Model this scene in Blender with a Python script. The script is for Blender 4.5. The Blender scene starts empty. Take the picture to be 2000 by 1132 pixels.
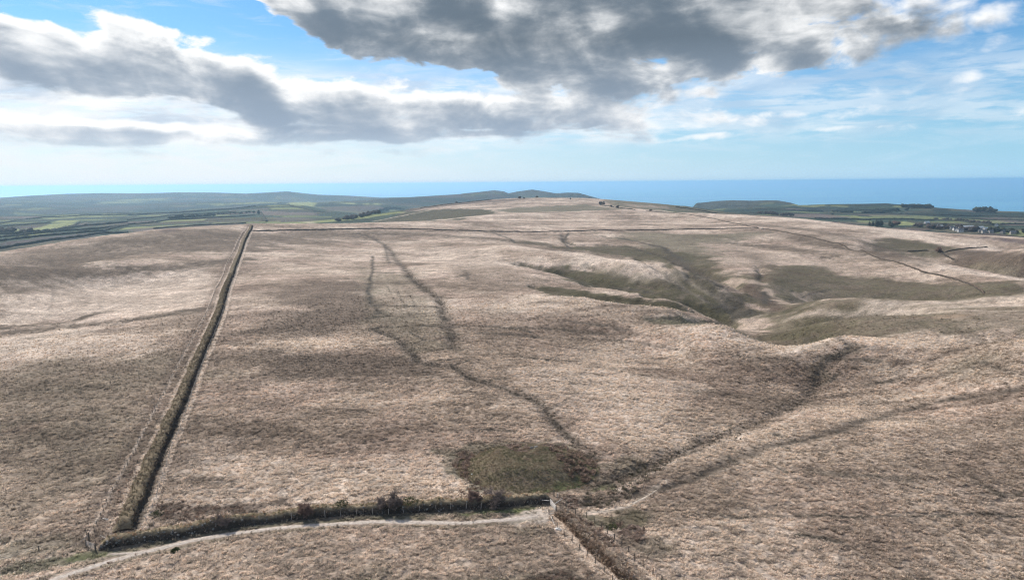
import bpy, bmesh, math, random
import numpy as np
from mathutils import Vector, Matrix

random.seed(7)
RNG = np.random.default_rng(11)
scene = bpy.context.scene
COL = scene.collection
R = math.radians

# ------------------------------------------------------------------ camera
F_PX, CX, CY = 1337.0, 1000.0, 566.0          # focal length and centre in pixels of the 2000 x 1132 photograph
PITCH, ROLL = R(8.9), R(0.46)
ZC = 70.0                                     # the drone hovers 70 m above the moor
fw = np.array([0, math.cos(PITCH), -math.sin(PITCH)])
rt0 = np.array([1.0, 0, 0]); up0 = np.array([0, math.sin(PITCH), math.cos(PITCH)])
rt = math.cos(ROLL) * rt0 - math.sin(ROLL) * up0
up = math.sin(ROLL) * rt0 + math.cos(ROLL) * up0
cam_data = bpy.data.cameras.new('camera')
cam_data.sensor_width = 36.0
cam_data.lens = 36.0 * F_PX / 2000.0
cam_data.clip_start, cam_data.clip_end = 1.0, 250000.0
cam = bpy.data.objects.new('camera', cam_data)
cam.matrix_world = Matrix(((rt[0], up[0], -fw[0], 0), (rt[1], up[1], -fw[1], 0), (rt[2], up[2], -fw[2], ZC), (0, 0, 0, 1)))
COL.objects.link(cam)
scene.camera = cam

def ray(u, v):
    d = fw + (u - CX) / F_PX * rt + (CY - v) / F_PX * up
    return d / np.linalg.norm(d)

def az_el(u, v):
    d = ray(u, v)
    return math.degrees(math.atan2(d[0], d[1])), math.degrees(math.asin(d[2]))

# ------------------------------------------------------------------ sun, exposure
SUN_AZ, SUN_EL = R(-40), R(38)
sun_data = bpy.data.lights.new('sun', 'SUN')
sun_data.energy, sun_data.angle, sun_data.color = 4.8, R(0.6), (1.0, 0.937, 0.862)
sun = bpy.data.objects.new('sun', sun_data)
sd = Vector((math.sin(SUN_AZ) * math.cos(SUN_EL), math.cos(SUN_AZ) * math.cos(SUN_EL), math.sin(SUN_EL)))
sun.rotation_euler = sd.to_track_quat('Z', 'Y').to_euler()
sun.location = (0, 0, 400)
COL.objects.link(sun)
scene.view_settings.view_transform = 'Standard'
scene.view_settings.look = 'None'
scene.view_settings.exposure = 0.0
scene.view_settings.gamma = 1.0
scene.view_settings.use_curve_mapping = False

# ------------------------------------------------------------------ node helper
class NT:
    def __init__(self, tree):
        self.t = tree; self.n = tree.nodes; self.l = tree.links
    def put(self, sock, val):
        if val is None: return
        if isinstance(val, bpy.types.NodeSocket): self.l.new(val, sock)
        else:
            if isinstance(val, (tuple, list)) and len(val) == 3 and sock.type == 'RGBA': val = (*val, 1)
            sock.default_value = val
    def m(self, op, a, b=None, c=None, clamp=False):
        n = self.n.new('ShaderNodeMath'); n.operation = op; n.use_clamp = clamp
        for s, v in zip(n.inputs, (a, b, c)): self.put(s, v)
        return n.outputs[0]
    def vm(self, op, a, b=None, scale=None):
        n = self.n.new('ShaderNodeVectorMath'); n.operation = op
        self.put(n.inputs[0], a); self.put(n.inputs[1], b)
        if scale is not None: self.put(n.inputs['Scale'], scale)
        return n.outputs['Value'] if op in ('LENGTH', 'DOT_PRODUCT', 'DISTANCE') else n.outputs['Vector']
    def mix(self, f, a, b, blend='MIX'):
        n = self.n.new('ShaderNodeMix'); n.data_type = 'RGBA'; n.blend_type = blend
        self.put(n.inputs[0], f); self.put(n.inputs[6], a); self.put(n.inputs[7], b)
        return n.outputs[2]
    def ss(self, x, lo, hi, a=0.0, b=1.0):
        n = self.n.new('ShaderNodeMapRange'); n.interpolation_type = 'SMOOTHSTEP'
        self.put(n.inputs[0], x)
        for k, v in zip((1, 2, 3, 4), (lo, hi, a, b)): self.put(n.inputs[k], v)
        return n.outputs[0]
    def lin(self, x, lo, hi, a=0.0, b=1.0):
        n = self.n.new('ShaderNodeMapRange')
        self.put(n.inputs[0], x)
        for k, v in zip((1, 2, 3, 4), (lo, hi, a, b)): self.put(n.inputs[k], v)
        return n.outputs[0]
    def noise(self, vec, scale, detail=4, rough=0.5, dist=0.0, lac=2.0):
        n = self.n.new('ShaderNodeTexNoise')
        self.put(n.inputs['Vector'], vec); self.put(n.inputs['Scale'], scale); self.put(n.inputs['Detail'], detail)
        self.put(n.inputs['Roughness'], rough); self.put(n.inputs['Distortion'], dist); self.put(n.inputs['Lacunarity'], lac)
        return n
    def xyz(self, v):
        n = self.n.new('ShaderNodeSeparateXYZ'); self.put(n.inputs[0], v); return n.outputs
    def comb(self, x=0.0, y=0.0, z=0.0):
        n = self.n.new('ShaderNodeCombineXYZ')
        for s, v in zip(n.inputs, (x, y, z)): self.put(s, v)
        return n.outputs[0]

# ------------------------------------------------------------------ sky: daylight sky with procedural cloud
world = bpy.data.worlds.new('World')
scene.world = world
world.use_nodes = True

# cloud masses: (u, v, half width, half height, tilt deg, weight) in the photograph, turned into directions on the sky
BLOBS = [
    (640, 45, 170, 62, -24, 1.0), (860, 45, 330, 95, -8, 0.9), (1150, 30, 480, 95, 0, 0.9), (1010, 105, 330, 60, -10, 1.0), (1010, 165, 120, 36, 0, 0.55), (1500, 30, 440, 70, 3, 0.9), (1560, 105, 340, 50, 5, 0.95), (1780, 60, 170, 60, 4, 0.6), (1200, -80, 760, 95, 0, 1.2),
    (600, -10, 260, 20, 0, 0.7), (60, 120, 230, 80, -12, 1.1), (230, 130, 260, 66, -13, 1.0), (430, 165, 250, 62, -20, 1.0), (640, 200, 260, 52, -12, 1.0), (850, 215, 200, 40, -2, 0.7), (20, 50, 120, 50, -10, 0.7),
    (120, 248, 280, 36, -2, 1.15), (420, 262, 300, 24, 0, 0.95), (330, 78, 220, 44, -13, 0.35), (760, 180, 200, 40, -8, 0.6), (700, 268, 320, 18, 0, 0.6), (160, 208, 330, 17, 0, -0.75), (960, 240, 320, 34, 0, 0.75), (1160, 200, 280, 50, 6, 0.80),
    (1950, 25, 90, 40, 14, 0.75), (1945, 88, 70, 30, 14, 0.62), (1915, 140, 55, 14, 5, 0.45), (1430, 180, 90, 30, 0, 0.5), (1700, 215, 300, 16, 2, 0.34), (1870, 232, 300, 16, 6, 0.36), (1300, 240, 340, 26, 0, 0.62), (620, 236, 330, 30, -3, 0.6), (1000, 222, 300, 36, 0, 0.6), (900, 268, 420, 14, 0, 0.5), (160, 280, 300, 14, 0, 0.6), (350, 60, 160, 22, -8, 0.36), (1290, 105, 190, 60, 0, 0.9), (260, 300, 340, 9, 0, 0.62), (760, 296, 300, 9, 0, 0.6), (1220, 276, 280, 11, 1, 0.55), (520, 318, 340, 6, 0, 0.45), (1500, 262, 260, 8, 2, 0.45),
]
def cloud_group():
    g = bpy.data.node_groups.new('cloud_density', 'ShaderNodeTree')
    g.interface.new_socket('P', in_out='INPUT', socket_type='NodeSocketVector')
    g.interface.new_socket('Density', in_out='OUTPUT', socket_type='NodeSocketFloat')
    t = NT(g)
    gi = g.nodes.new('NodeGroupInput'); go = g.nodes.new('NodeGroupOutput')
    P = gi.outputs[0]
    q = t.vm('MULTIPLY', P, (1.0, 1.75, 1.0))
    wn = t.noise(q, 0.17, 2, 0.5)
    wv = t.vm('SUBTRACT', wn.outputs['Color'], (0.5, 0.5, 0.5))
    Pw = t.vm('ADD', P, t.vm('MULTIPLY', wv, (5.5, 1.9, 0)))
    acc = None
    for (u, v, hw, hh, tilt, w) in BLOBS:
        a, e = az_el(u, v)
        a2, e2 = az_el(u, v - hh)
        a3, _ = az_el(u + hw, v)
        rx, ry = abs(a3 - a), abs(e2 - e)
        c, s = math.cos(R(-tilt)), math.sin(R(-tilt))
        dvec = t.vm('SUBTRACT', Pw, (a, e, 0))
        x = t.vm('DOT_PRODUCT', dvec, (c / rx, -s / rx, 0))
        y = t.vm('DOT_PRODUCT', dvec, (s / ry, c / ry, 0))
        r2 = t.m('ADD', t.m('MULTIPLY', x, x), t.m('MULTIPLY', y, y))
        b = t.m('MULTIPLY', t.m('SUBTRACT', 1.0, r2, clamp=True), w)
        acc = b if acc is None else t.m('ADD', acc, b)
    acc = t.m('MAXIMUM', t.m('MINIMUM', acc, 1.05), -0.6)
    n1 = t.noise(q, 0.22, 10, 0.57, 0.25).outputs['Fac']
    # beyond the frame the same broken cumulus goes on
    far = t.noise(q, 0.045, 2, 0.5).outputs['Fac']
    px = t.xyz(P)
    out_x = t.ss(t.m('ABSOLUTE', px[0]), 38, 52)
    out_y = t.ss(px[1], 16, 24)
    outside = t.m('MAXIMUM', out_x, out_y)
    bias = t.m('MULTIPLY', outside, t.lin(far, 0.35, 0.65, -0.1, 0.9))
    d = t.m('ADD', t.m('ADD', acc, bias), t.m('MULTIPLY', t.m('SUBTRACT', n1, 0.5), 2.5))
    d = t.m('SUBTRACT', d, 0.36)
    t.put(go.inputs[0], d)
    return g

def build_world():
    nt = world.node_tree
    nt.nodes.clear()
    t = NT(nt)
    out = nt.nodes.new('ShaderNodeOutputWorld'); bg = nt.nodes.new('ShaderNodeBackground')
    nt.links.new(bg.outputs[0], out.inputs[0])
    sky = nt.nodes.new('ShaderNodeTexSky'); sky.sky_type = 'NISHITA'; sky.sun_disc = False
    sky.sun_elevation = SUN_EL; sky.sun_rotation = SUN_AZ
    sky.altitude = 500; sky.air_density = 1.0; sky.dust_density = 0.6; sky.ozone_density = 3.0
    tc = nt.nodes.new('ShaderNodeTexCoord')
    D = tc.outputs['Generated']
    x, y, z = t.xyz(D)
    az = t.m('MULTIPLY', t.m('ARCTAN2', x, y), 180 / math.pi)
    el = t.m('MULTIPLY', t.m('ARCSINE', z), 180 / math.pi)
    P = t.comb(az, el, 0.0)
    g = cloud_group()
    def dens(off):
        n = nt.nodes.new('ShaderNodeGroup'); n.node_tree = g
        t.put(n.inputs[0], t.vm('ADD', P, off) if off else P)
        return n.outputs[0]
    d0 = dens(None)
    d1 = dens((-0.30, 0.55, 0)); d2 = dens((-0.8, 1.5, 0))
    dpos = lambda d: t.m('MAXIMUM', d, 0.0)
    thick = t.m('ADD', t.m('MULTIPLY', dpos(d1), 1.1), t.m('MULTIPLY', dpos(d2), 0.8))
    thick = t.m('ADD', thick, t.m('MULTIPLY', dpos(d0), 0.35))
    mid = t.noise(t.vm('MULTIPLY', P, (0.75, 1.9, 1)), 0.16, 5, 0.52, 0.4).outputs['Fac']
    thick = t.m('MULTIPLY', thick, t.lin(mid, 0.34, 0.64, 0.62, 1.45))
    thick = t.m('MULTIPLY', thick, t.lin(az, -34, 34, 0.85, 1.0))
    lit = t.m('POWER', 2.718, t.m('MULTIPLY', thick, -1.05))
    soft = t.m('MAXIMUM', t.ss(el, 4.5, 8.5, 0.34, 0.0), t.ss(az, 22, 30, 0.0, 0.40))
    alpha = t.ss(d0, t.m('SUBTRACT', -0.03, t.m('MULTIPLY', soft, 0.35)), t.m('ADD', 0.24, soft))
    # colours in sky units (background strength 0.1)
    shade = t.mix(t.ss(lit, 0.08, 0.80), t.mix(t.m('MULTIPLY', t.lin(el, 3, 11), t.lin(az, -34, -4, 0.55, 1.0)), (3.9, 4.9, 6.2), (1.55, 2.05, 2.6)), (10.6, 10.7, 10.7))
    skyc = t.mix(1.0, sky.outputs[0], (0.46, 0.92, 1.22), 'MULTIPLY')
    # cirrus veil
    ci = t.noise(t.vm('MULTIPLY', P, (0.55, 2.6, 1)), 0.35, 6, 0.62, 0.6).outputs['Fac']
    veil = t.m('MULTIPLY', t.ss(ci, 0.48, 0.76), 0.40)
    skyc = t.mix(veil, skyc, (8.2, 8.9, 9.3))
    # bright thin cloud under the cumulus, whitest toward the sun
    wl = t.m('MULTIPLY', t.ss(az, -28, 20, 1.0, 0.10), t.ss(el, 5.5, 11.5, 1.0, 0.0))
    wl = t.m('MULTIPLY', wl, t.lin(ci, 0.35, 0.60, 0.55, 1.0))
    skyc = t.mix(t.m('MULTIPLY', wl, 0.95), skyc, (9.7, 10.1, 10.3))
    # thin broken sheet low in the sky
    ls = t.noise(t.vm('MULTIPLY', P, (0.32, 1.9, 1)), 0.55, 7, 0.6, 0.3).outputs['Fac']
    band = t.m('MULTIPLY', t.ss(el, 2.2, 4.2), t.ss(el, 7.2, 9.5, 1.0, 0.0))
    band = t.m('MULTIPLY', band, t.lin(az, -30, 30, 1.0, 0.40))
    lsa = t.m('MULTIPLY', t.ss(ls, 0.36, 0.56), band)
    lsc = t.mix(t.ss(mid, 0.42, 0.62), (10.2, 10.4, 10.5), (6.0, 7.0, 8.3))
    # milky air toward the horizon
    hz = t.m('POWER', 2.718, t.m('MULTIPLY', t.m('MAXIMUM', el, 0.0), -0.19))
    hcol = t.mix(t.lin(az, -20, 36), (8.6, 9.2, 9.6), (4.4, 7.3, 9.6))
    skyc = t.mix(t.m('MULTIPLY', hz, 0.96), skyc, hcol)
    skyc = t.mix(t.m('MULTIPLY', lsa, 0.9), skyc, lsc)
    cl_a = t.m('MULTIPLY', alpha, t.ss(el, 0.9, 4.4, 0.0, 1.0))
    colr = t.mix(cl_a, skyc, shade)
    nt.links.new(colr, bg.inputs[0])
    bg.inputs[1].default_value = 0.1
build_world()  # sky
world.cycles.sampling_method = 'MANUAL'
world.cycles.sample_map_resolution = 512

# ------------------------------------------------------------------ numpy noise
def _hash(ix, iy, seed):
    h = (ix.astype(np.int64) * 374761393 + iy.astype(np.int64) * 668265263 + seed * 1274126177) & 0xFFFFFFFF
    h = ((h ^ (h >> 13)) * 1274126177) & 0xFFFFFFFF
    return h ^ (h >> 16)
def gnoise(x, y, seed=0):
    x = np.asarray(x, float); y = np.asarray(y, float)
    x0 = np.floor(x); y0 = np.floor(y); fx = x - x0; fy = y - y0
    u = fx * fx * fx * (fx * (fx * 6 - 15) + 10); v = fy * fy * fy * (fy * (fy * 6 - 15) + 10)
    def g(dx, dy):
        a = _hash(x0 + dx, y0 + dy, seed).astype(np.float64) * (2 * math.pi / 4294967296.0)
        return np.cos(a) * (fx - dx) + np.sin(a) * (fy - dy)
    a = g(0, 0); b = g(1, 0); c = g(0, 1); d = g(1, 1)
    return (a + (b - a) * u + (c - a) * v + (a - b - c + d) * u * v) * 1.5
def fbm(x, y, oct=4, seed=0, gain=0.5):
    s = 0; a = 1.0; f = 1.0
    for k in range(oct):
        s = s + a * gnoise(x * f + 17.3 * k, y * f - 9.1 * k, seed + k); a *= gain; f *= 2.03
    return s
def sstep(x, a, b):
    t = np.clip((x - a) / (b - a), 0, 1); return t * t * (3 - 2 * t)
def lerp(a, b, t): return a + (b - a) * t

# ------------------------------------------------------------------ terrain: heights by distance and bearing from the drone's ground point
def tan_dep(u, v):
    d = ray(u, v); return math.atan2(d[0], d[1]), d[2] / math.hypot(d[0], d[1])      # bearing, slope of the ray
def P(u, v, d=None, z=None):
    a, t = tan_dep(u, v)
    if d is None: d = (z - ZC) / t
    return (a, math.log(d), ZC + d * t)
def Q(u, d, z):                                  # a hidden point at the bearing of column u
    a, _ = tan_dep(u, 480.0); return (a, math.log(d), z)

CTRL = []
for u in (-250, 0, 300, 600, 900, 1200, 1500, 1750, 2000, 2250):
    CTRL += [Q(u, 30, 0), Q(u, 70, 0), P(u, 1132, z=-0.5 if u > 1200 else 0.3)]
CTRL += [P(0, 1000, z=-1.5), P(250, 1000, z=0), P(600, 980, z=0), P(850, 960, z=0), P(1080, 985, z=-0.3), P(1400, 1000, z=-0.5), P(1700, 1000, z=0), P(2000, 1000, z=0.5),
    P(0, 800, z=-3), P(300, 800, z=-0.5), P(600, 800, z=0), P(900, 800, z=-0.3), P(1150, 850, z=-0.8), P(1400, 850, z=-2.8), P(1650, 830, z=-1.0), P(2000, 780, z=1.5),
    P(0, 650, z=-4), P(200, 650, z=-2), P(400, 650, z=0), P(650, 680, z=0.5), P(850, 680, z=0), P(1050, 700, z=-1), P(1300, 750, z=-3.2), P(1590, 750, z=-7.0), P(1800, 730, z=-1.5), P(2000, 700, z=0.5),
    P(0, 560, z=-6), P(200, 560, z=-2), P(440, 560, z=1.0), P(650, 580, z=2), P(800, 570, z=1.2), P(900, 590, z=0.5), P(1100, 640, z=-2.5), P(1300, 690, z=-5),
    # left crest of the moor and the ground falling away behind it
    P(-150, 515, d=720), P(0, 492, d=800), P(150, 468, d=850), P(300, 449, d=920), P(400, 442, d=980), P(490, 437, d=1050), P(600, 436, d=1080), P(700, 435, d=1100), P(800, 433, d=1150), P(870, 430, d=1230),
    P(0, 520, d=620), P(200, 510, d=635), P(420, 500, d=690), P(600, 500, d=695), P(600, 460, d=930), P(850, 500, d=695), P(850, 470, d=880), P(300, 480, d=775),
    Q(-150, 1000, -60), Q(0, 1100, -60), Q(150, 1150, -55), Q(300, 1300, -50), Q(490, 1400, -35), Q(600, 1450, -35), Q(700, 1400, -32), Q(800, 1450, -25),
    # first spur crest and the valley head behind it
    P(900, 466, d=880), P(1000, 478, d=735), P(1140, 493, d=650), P(1245, 509, d=606), P(1332, 524, d=575), P(1367, 538, d=562), P(1402, 552, d=548), P(1437, 580, d=528), P(1507, 611, d=500),
    Q(1000, 830, -4), Q(1140, 755, -14), Q(1245, 700, -23), Q(1332, 645, -32), Q(1402, 605, -37),
    P(1110, 474, d=900), P(1110, 462, d=1000), P(1300, 500, d=800), P(1345, 521, d=720), P(1250, 480, d=900), P(1000, 462, d=980), P(1400, 545, d=660), P(1450, 560, d=620), P(1500, 588, d=560), P(1545, 590, d=570), P(1550, 560, d=640),
    # gully one, second spur, gully two, third spur
    P(1105, 541, d=572), P(1200, 560, d=537), P(1290, 572, d=520), P(1380, 600, d=498), P(1040, 512, d=615), P(1150, 530, d=588), P(1250, 545, d=556), P(1340, 560, d=540), P(1420, 610, d=500),
    P(1045, 526, d=556), P(1115, 549, d=500), P(1196, 563, d=470), P(1297, 581, d=450), P(1350, 601, d=432), P(1402, 629, d=405), P(1434, 641, d=395),
    Q(1115, 530, -3.5), Q(1196, 505, -14), Q(1297, 480, -21), Q(1350, 462, -25),
    P(1085, 566, d=462), P(1150, 576, d=440), P(1245, 588, d=425), P(1310, 600, d=412),
    P(1060, 569, d=440), P(1140, 584, d=412), P(1210, 594, d=400), P(1297, 602, d=390), P(1336, 612, d=383), P(1385, 626, d=380),
    Q(1210, 413, -5.5), Q(1297, 402, -9.5),
    P(1270, 615, d=365), P(1330, 622, d=368), P(1245, 629, d=352),
    P(1280, 634, d=348), P(1385, 639, d=345), P(1434, 645, d=338), P(1472, 658, d=325), P(1497, 672, d=312), P(1525, 679, d=304), P(1560, 682, d=300),
    Q(1385, 365, -12), Q(1434, 365, -14), Q(1497, 345, -17), Q(1560, 335, -15),
    P(1450, 634, d=470), P(1430, 630, d=480), P(1490, 652, d=430),
    # right hand spurs
    P(1577, 675, d=306), P(1612, 661, d=318), P(1650, 655, d=325), P(1700, 657, d=325), P(1800, 668, d=320), P(1900, 672, d=320), P(2000, 675, d=325), P(2200, 680, d=330),
    P(1530, 665, d=395), P(1595, 660, d=380), P(1650, 648, d=378), P(1750, 640, d=375), P(1900, 635, d=380), P(2000, 635, d=385),
    P(1500, 666, d=405), P(1525, 651, d=408), P(1595, 630, d=415), P(1700, 621, d=420), P(1850, 612, d=420), P(2000, 605, d=425), P(2200, 590, d=430),
    Q(1595, 440, -21), Q(1700, 445, -18), 
    P(1480, 638, d=465), P(1507, 616, d=500), P(1560, 595, d=515), P(1612, 584, d=520), P(1700, 586, d=500), P(1800, 588, d=490), P(1865, 585, d=490), P(1920, 577, d=495), P(2000, 570, d=495), P(2200, 558, d=490),
    P(1600, 608, d=465), P(1700, 604, d=460), P(1850, 598, d=455), P(2000, 588, d=460),
    Q(1612, 575, -36), Q(1700, 575, -40), Q(1800, 570, -42), Q(1900, 565, -44), Q(2050, 565, -46),
    # far side of the valley up to the wall and the skyline
    P(1600, 570, d=645), P(1700, 570, d=665), P(1850, 570, d=665), P(1600, 535, d=730), P(1700, 540, d=740), P(1850, 550, d=715), P(1980, 562, d=670), P(1700, 505, d=850), P(1600, 478, d=1000), P(1550, 500, d=850), P(1450, 500, d=830), P(1400, 480, d=950),
    P(1490, 446, d=1200), P(1350, 448, d=1150), P(1200, 450, d=1090), P(1000, 452, d=1050), P(850, 449, d=1020), P(700, 447, d=1000), P(500, 450, d=960),
    P(1320, 415, d=1650), P(1200, 425, d=1450), P(1000, 430, d=1350), P(1400, 432, d=1400),
    P(1380, 417, d=1560), P(1450, 419, d=1550), P(1550, 425, d=1480), P(1620, 433, d=1400), P(1700, 443, d=1320), P(1780, 450, d=1270), P(1850, 456, d=1230), P(2000, 464, d=1200), P(2200, 476, d=1150),
    P(1640, 460, d=1080), P(1680, 471, d=1000), P(1750, 493, d=900), P(1850, 516, d=840), P(1920, 530, d=800), P(2000, 543, d=770), P(2150, 565, d=740),
    Q(1750, 960, -34), Q(1850, 930, -45), Q(2000, 880, -52),
    P(1720, 478, d=1050), P(1830, 492, d=1030), P(1900, 500, d=980), P(2000, 520, d=900), P(1780, 470, d=1130), P(1900, 478, d=1100), P(2000, 492, d=1050),
    Q(1450, 1900, -45), Q(1600, 1800, -60), Q(1750, 1700, -75), Q(1900, 1650, -85), Q(2100, 1600, -90),
    # middle hill
    P(1100, 408, d=1800), P(950, 412, d=1750), P(900, 426, d=1450), P(830, 428, d=1700), P(780, 425, d=1900), P(700, 432, d=1950), P(830, 404, d=2250), P(900, 395, d=2350), P(960, 389, d=2400), P(1020, 387, d=2450), P(1080, 386, d=2450), P(1140, 387, d=2400), P(1180, 393, d=2150),
    P(1250, 406, d=1850), P(1170, 388, d=2700), P(1250, 394, d=2600), P(1300, 398, d=2500), P(1340, 405, d=2300), P(740, 418, d=2150), P(780, 412, d=2200),
    Q(830, 3000, -70), Q(950, 3200, -60), Q(1080, 3200, -50), Q(1200, 3400, -70), Q(1320, 3100, -90),
    # left: valley and farmland
    P(0, 482, d=1700), P(0, 460, d=2100), P(0, 440, d=2700), P(0, 424, d=3700), P(0, 410, d=5600), P(0, 396, d=7600), P(0, 386, d=9500), P(-200, 386, d=9500), P(-200, 470, d=2000), P(-200, 430, d=3600),
    P(200, 458, d=1900), P(200, 440, d=2500), P(200, 424, d=3500), P(200, 418, d=4200), Q(200, 4800, -190), P(150, 408, d=6200), P(200, 398, d=7600), P(150, 379, d=11000), P(260, 378, d=11500),
    P(350, 440, d=2100), P(350, 425, d=3000), P(420, 412, d=3800), P(500, 402, d=4200), P(560, 401, d=4200), P(620, 407, d=3900), P(660, 412, d=3700), P(340, 405, d=6200), P(420, 395, d=7000), P(350, 385, d=9500), P(420, 377, d=11500), P(500, 380, d=11500), P(560, 374, d=11800), P(590, 379, d=11600), P(650, 381, d=11500), P(700, 382, d=11000), P(745, 385, d=10000),
    P(500, 425, d=2600), P(600, 428, d=2500), P(680, 424, d=2700), P(560, 412, d=3400),
    P(600, 399, d=5600), P(680, 409, d=4600), P(700, 395, d=7000), P(640, 388, d=9000), Q(680, 4000, -145),
    P(770, 386, d=8500), P(800, 384, d=8800), P(780, 400, d=5200), P(840, 385, d=7600), P(880, 381, d=8200), P(930, 375, d=8600), P(970, 372, d=8700), P(985, 374, d=8600), P(995, 377, d=8300), P(1015, 373, d=7800), P(1040, 370.5, d=7600), P(1065, 374, d=7500), P(1085, 378, d=7300), P(1110, 377, d=6800), P(1130, 377, d=6800), P(1150, 383, d=6800), P(1175, 390, d=6700),
    P(900, 386, d=6000), P(1000, 382, d=6300), Q(900, 4300, -120), Q(1050, 4300, -110),
    Q(1200, 6600, -250), Q(1280, 5500, -300), Q(1340, 5200, -250),
    P(1370, 396, d=5600), P(1410, 391, d=5600), P(1470, 392, d=5500), P(1515, 391, d=5400), P(1540, 394, d=5400), P(1558, 401, d=5300), P(1575, 401, d=5000), P(1620, 399, d=4900), P(1690, 398, d=4900), P(1730, 398, d=4900), P(1790, 402, d=4800), P(1850, 408, d=4700), P(1950, 412, d=4600), P(2000, 413, d=4600), P(2200, 418, d=4600),
    P(1450, 405, d=4300), P(1600, 412, d=3900), P(1450, 416, d=3200), P(1600, 430, d=2500), P(1750, 415, d=3900), P(1750, 432, d=2900), P(1750, 445, d=2300), P(1900, 420, d=3900), P(1900, 435, d=3000), P(1900, 452, d=2200), P(2000, 455, d=2200), P(2000, 430, d=3400), P(2200, 460, d=2200), P(2200, 430, d=3600),
]
for u in (-350, -150, 0, 150, 300, 450, 600):
    CTRL += [Q(u, 14500, -330), Q(u, 19000, -560), Q(u, 40000, -900)]
for u in (700, 760, 830, 950, 1050, 1150): CTRL += [Q(u, 12500 if u < 800 else 10500, -560), Q(u, 22000, -800), Q(u, 40000, -900)]
for u in (1200, 1280, 1340): CTRL += [Q(u, 8500, -560)]
for u in (1400, 1480, 1550): CTRL += [Q(u, 6700, -330), Q(u, 8000, -560)]
for u in (1600, 1700, 1800, 1900, 2000, 2200): CTRL += [Q(u, 5600, -320), Q(u, 6800, -560)]
for u in (1250, 1400, 1700, 2000, 2300): CTRL += [Q(u, 14000, -800), Q(u, 40000, -900)]
for u in (-600, 2700):
    for d, z in ((40, 0), (150, 0), (400, -5), (1000, -20), (3000, -120), (8000, -200), (20000, -560)): CTRL.append(Q(u, d, z))
CTRL = np.array(CTRL)

ZB_X = np.log([1, 900, 1500, 2500, 5000, 9000, 12500, 20000, 45000]); ZB_Y = np.array([0, 0, -25, -70, -130, -170, -300, -600, -900.0])
def zbase(s): return np.interp(s, ZB_X, ZB_Y)
def tps_fit(a, s, w, lam=2e-5):
    n = len(a); dx = a[:, None] - a[None]; dy = s[:, None] - s[None]
    r2 = dx * dx + dy * dy; K = 0.5 * r2 * np.log(r2 + 1e-12) + lam * np.eye(n)
    Pm = np.c_[np.ones(n), a, s]
    A = np.block([[K, Pm], [Pm.T, np.zeros((3, 3))]])
    return np.linalg.solve(A, np.r_[w, 0, 0, 0])
def tps_eval(co, ca, cs, a, s):
    out = np.empty(a.size); a = a.ravel(); s = s.ravel()
    for i in range(0, a.size, 20000):
        r2 = (a[i:i + 20000, None] - ca[None]) ** 2 + (s[i:i + 20000, None] - cs[None]) ** 2
        out[i:i + 20000] = (0.5 * r2 * np.log(r2 + 1e-12)) @ co[:-3] + co[-3] + co[-2] * a[i:i + 20000] + co[-1] * s[i:i + 20000]
    return out
_w = (CTRL[:, 2] - zbase(CTRL[:, 1])) / np.exp(CTRL[:, 1])
TPS = tps_fit(CTRL[:, 0], CTRL[:, 1], _w)

# grid rows (distance) and columns (bearing); fine inside the view and a little beside it, coarse elsewhere
rows = [2.0, 8, 18, 30, 42, 54, 64, 74, 82, 90, 96, 100]
while rows[-1] < 45000:
    d = rows[-1]; rows.append(d + max(0.45, 0.6 * (d / 150.0) ** 1.35))
ROWS = np.array(rows)
AZ0, AZ1, DAZ = -46.0, 46.0, 0.1
fine = np.arange(AZ0, AZ1 + 1e-6, DAZ); coarse = np.arange(AZ1 + 2, 360 + AZ0 - 0.5, 4.0)
AZS = np.radians(np.r_[fine, coarse])
NF, NC, NR = len(fine), len(AZS), len(ROWS)

# macro heights on a coarser lattice, then bilinear onto the fine sector
la = np.radians(np.linspace(AZ0, AZ1, 231)); ls = np.linspace(math.log(2), math.log(46000), 330)
LA, LS = np.meshgrid(la, ls, indexing='ij')
LW = tps_eval(TPS, CTRL[:, 0], CTRL[:, 1], LA, LS).reshape(LA.shape)
def lattice(a, s):
    i = np.clip((a - la[0]) / (la[1] - la[0]), 0, len(la) - 1.001); j = np.clip((s - ls[0]) / (ls[1] - ls[0]), 0, len(ls) - 1.001)
    i0 = i.astype(int); j0 = j.astype(int); fi = i - i0; fj = j - j0
    return (LW[i0, j0] * (1 - fi) * (1 - fj) + LW[i0 + 1, j0] * fi * (1 - fj) + LW[i0, j0 + 1] * (1 - fi) * fj + LW[i0 + 1, j0 + 1] * fi * fj)
GA, GD = np.meshgrid(AZS, ROWS, indexing='ij')
GA = np.where(GA > math.pi, GA - 2 * math.pi, GA)
GS = np.log(GD)
GX, GY = GD * np.sin(GA), GD * np.cos(GA)
ac = np.clip(GA, la[0], la[-1])
GZ = zbase(GS) + GD * lattice(ac, GS)
side = sstep(np.abs(GA), R(46), R(75))
GZ = lerp(GZ, np.where(GD < 900, 0, -0.012 * (GD - 900)).clip(-470, 0) - 6 * (GD > 900), side)
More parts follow.
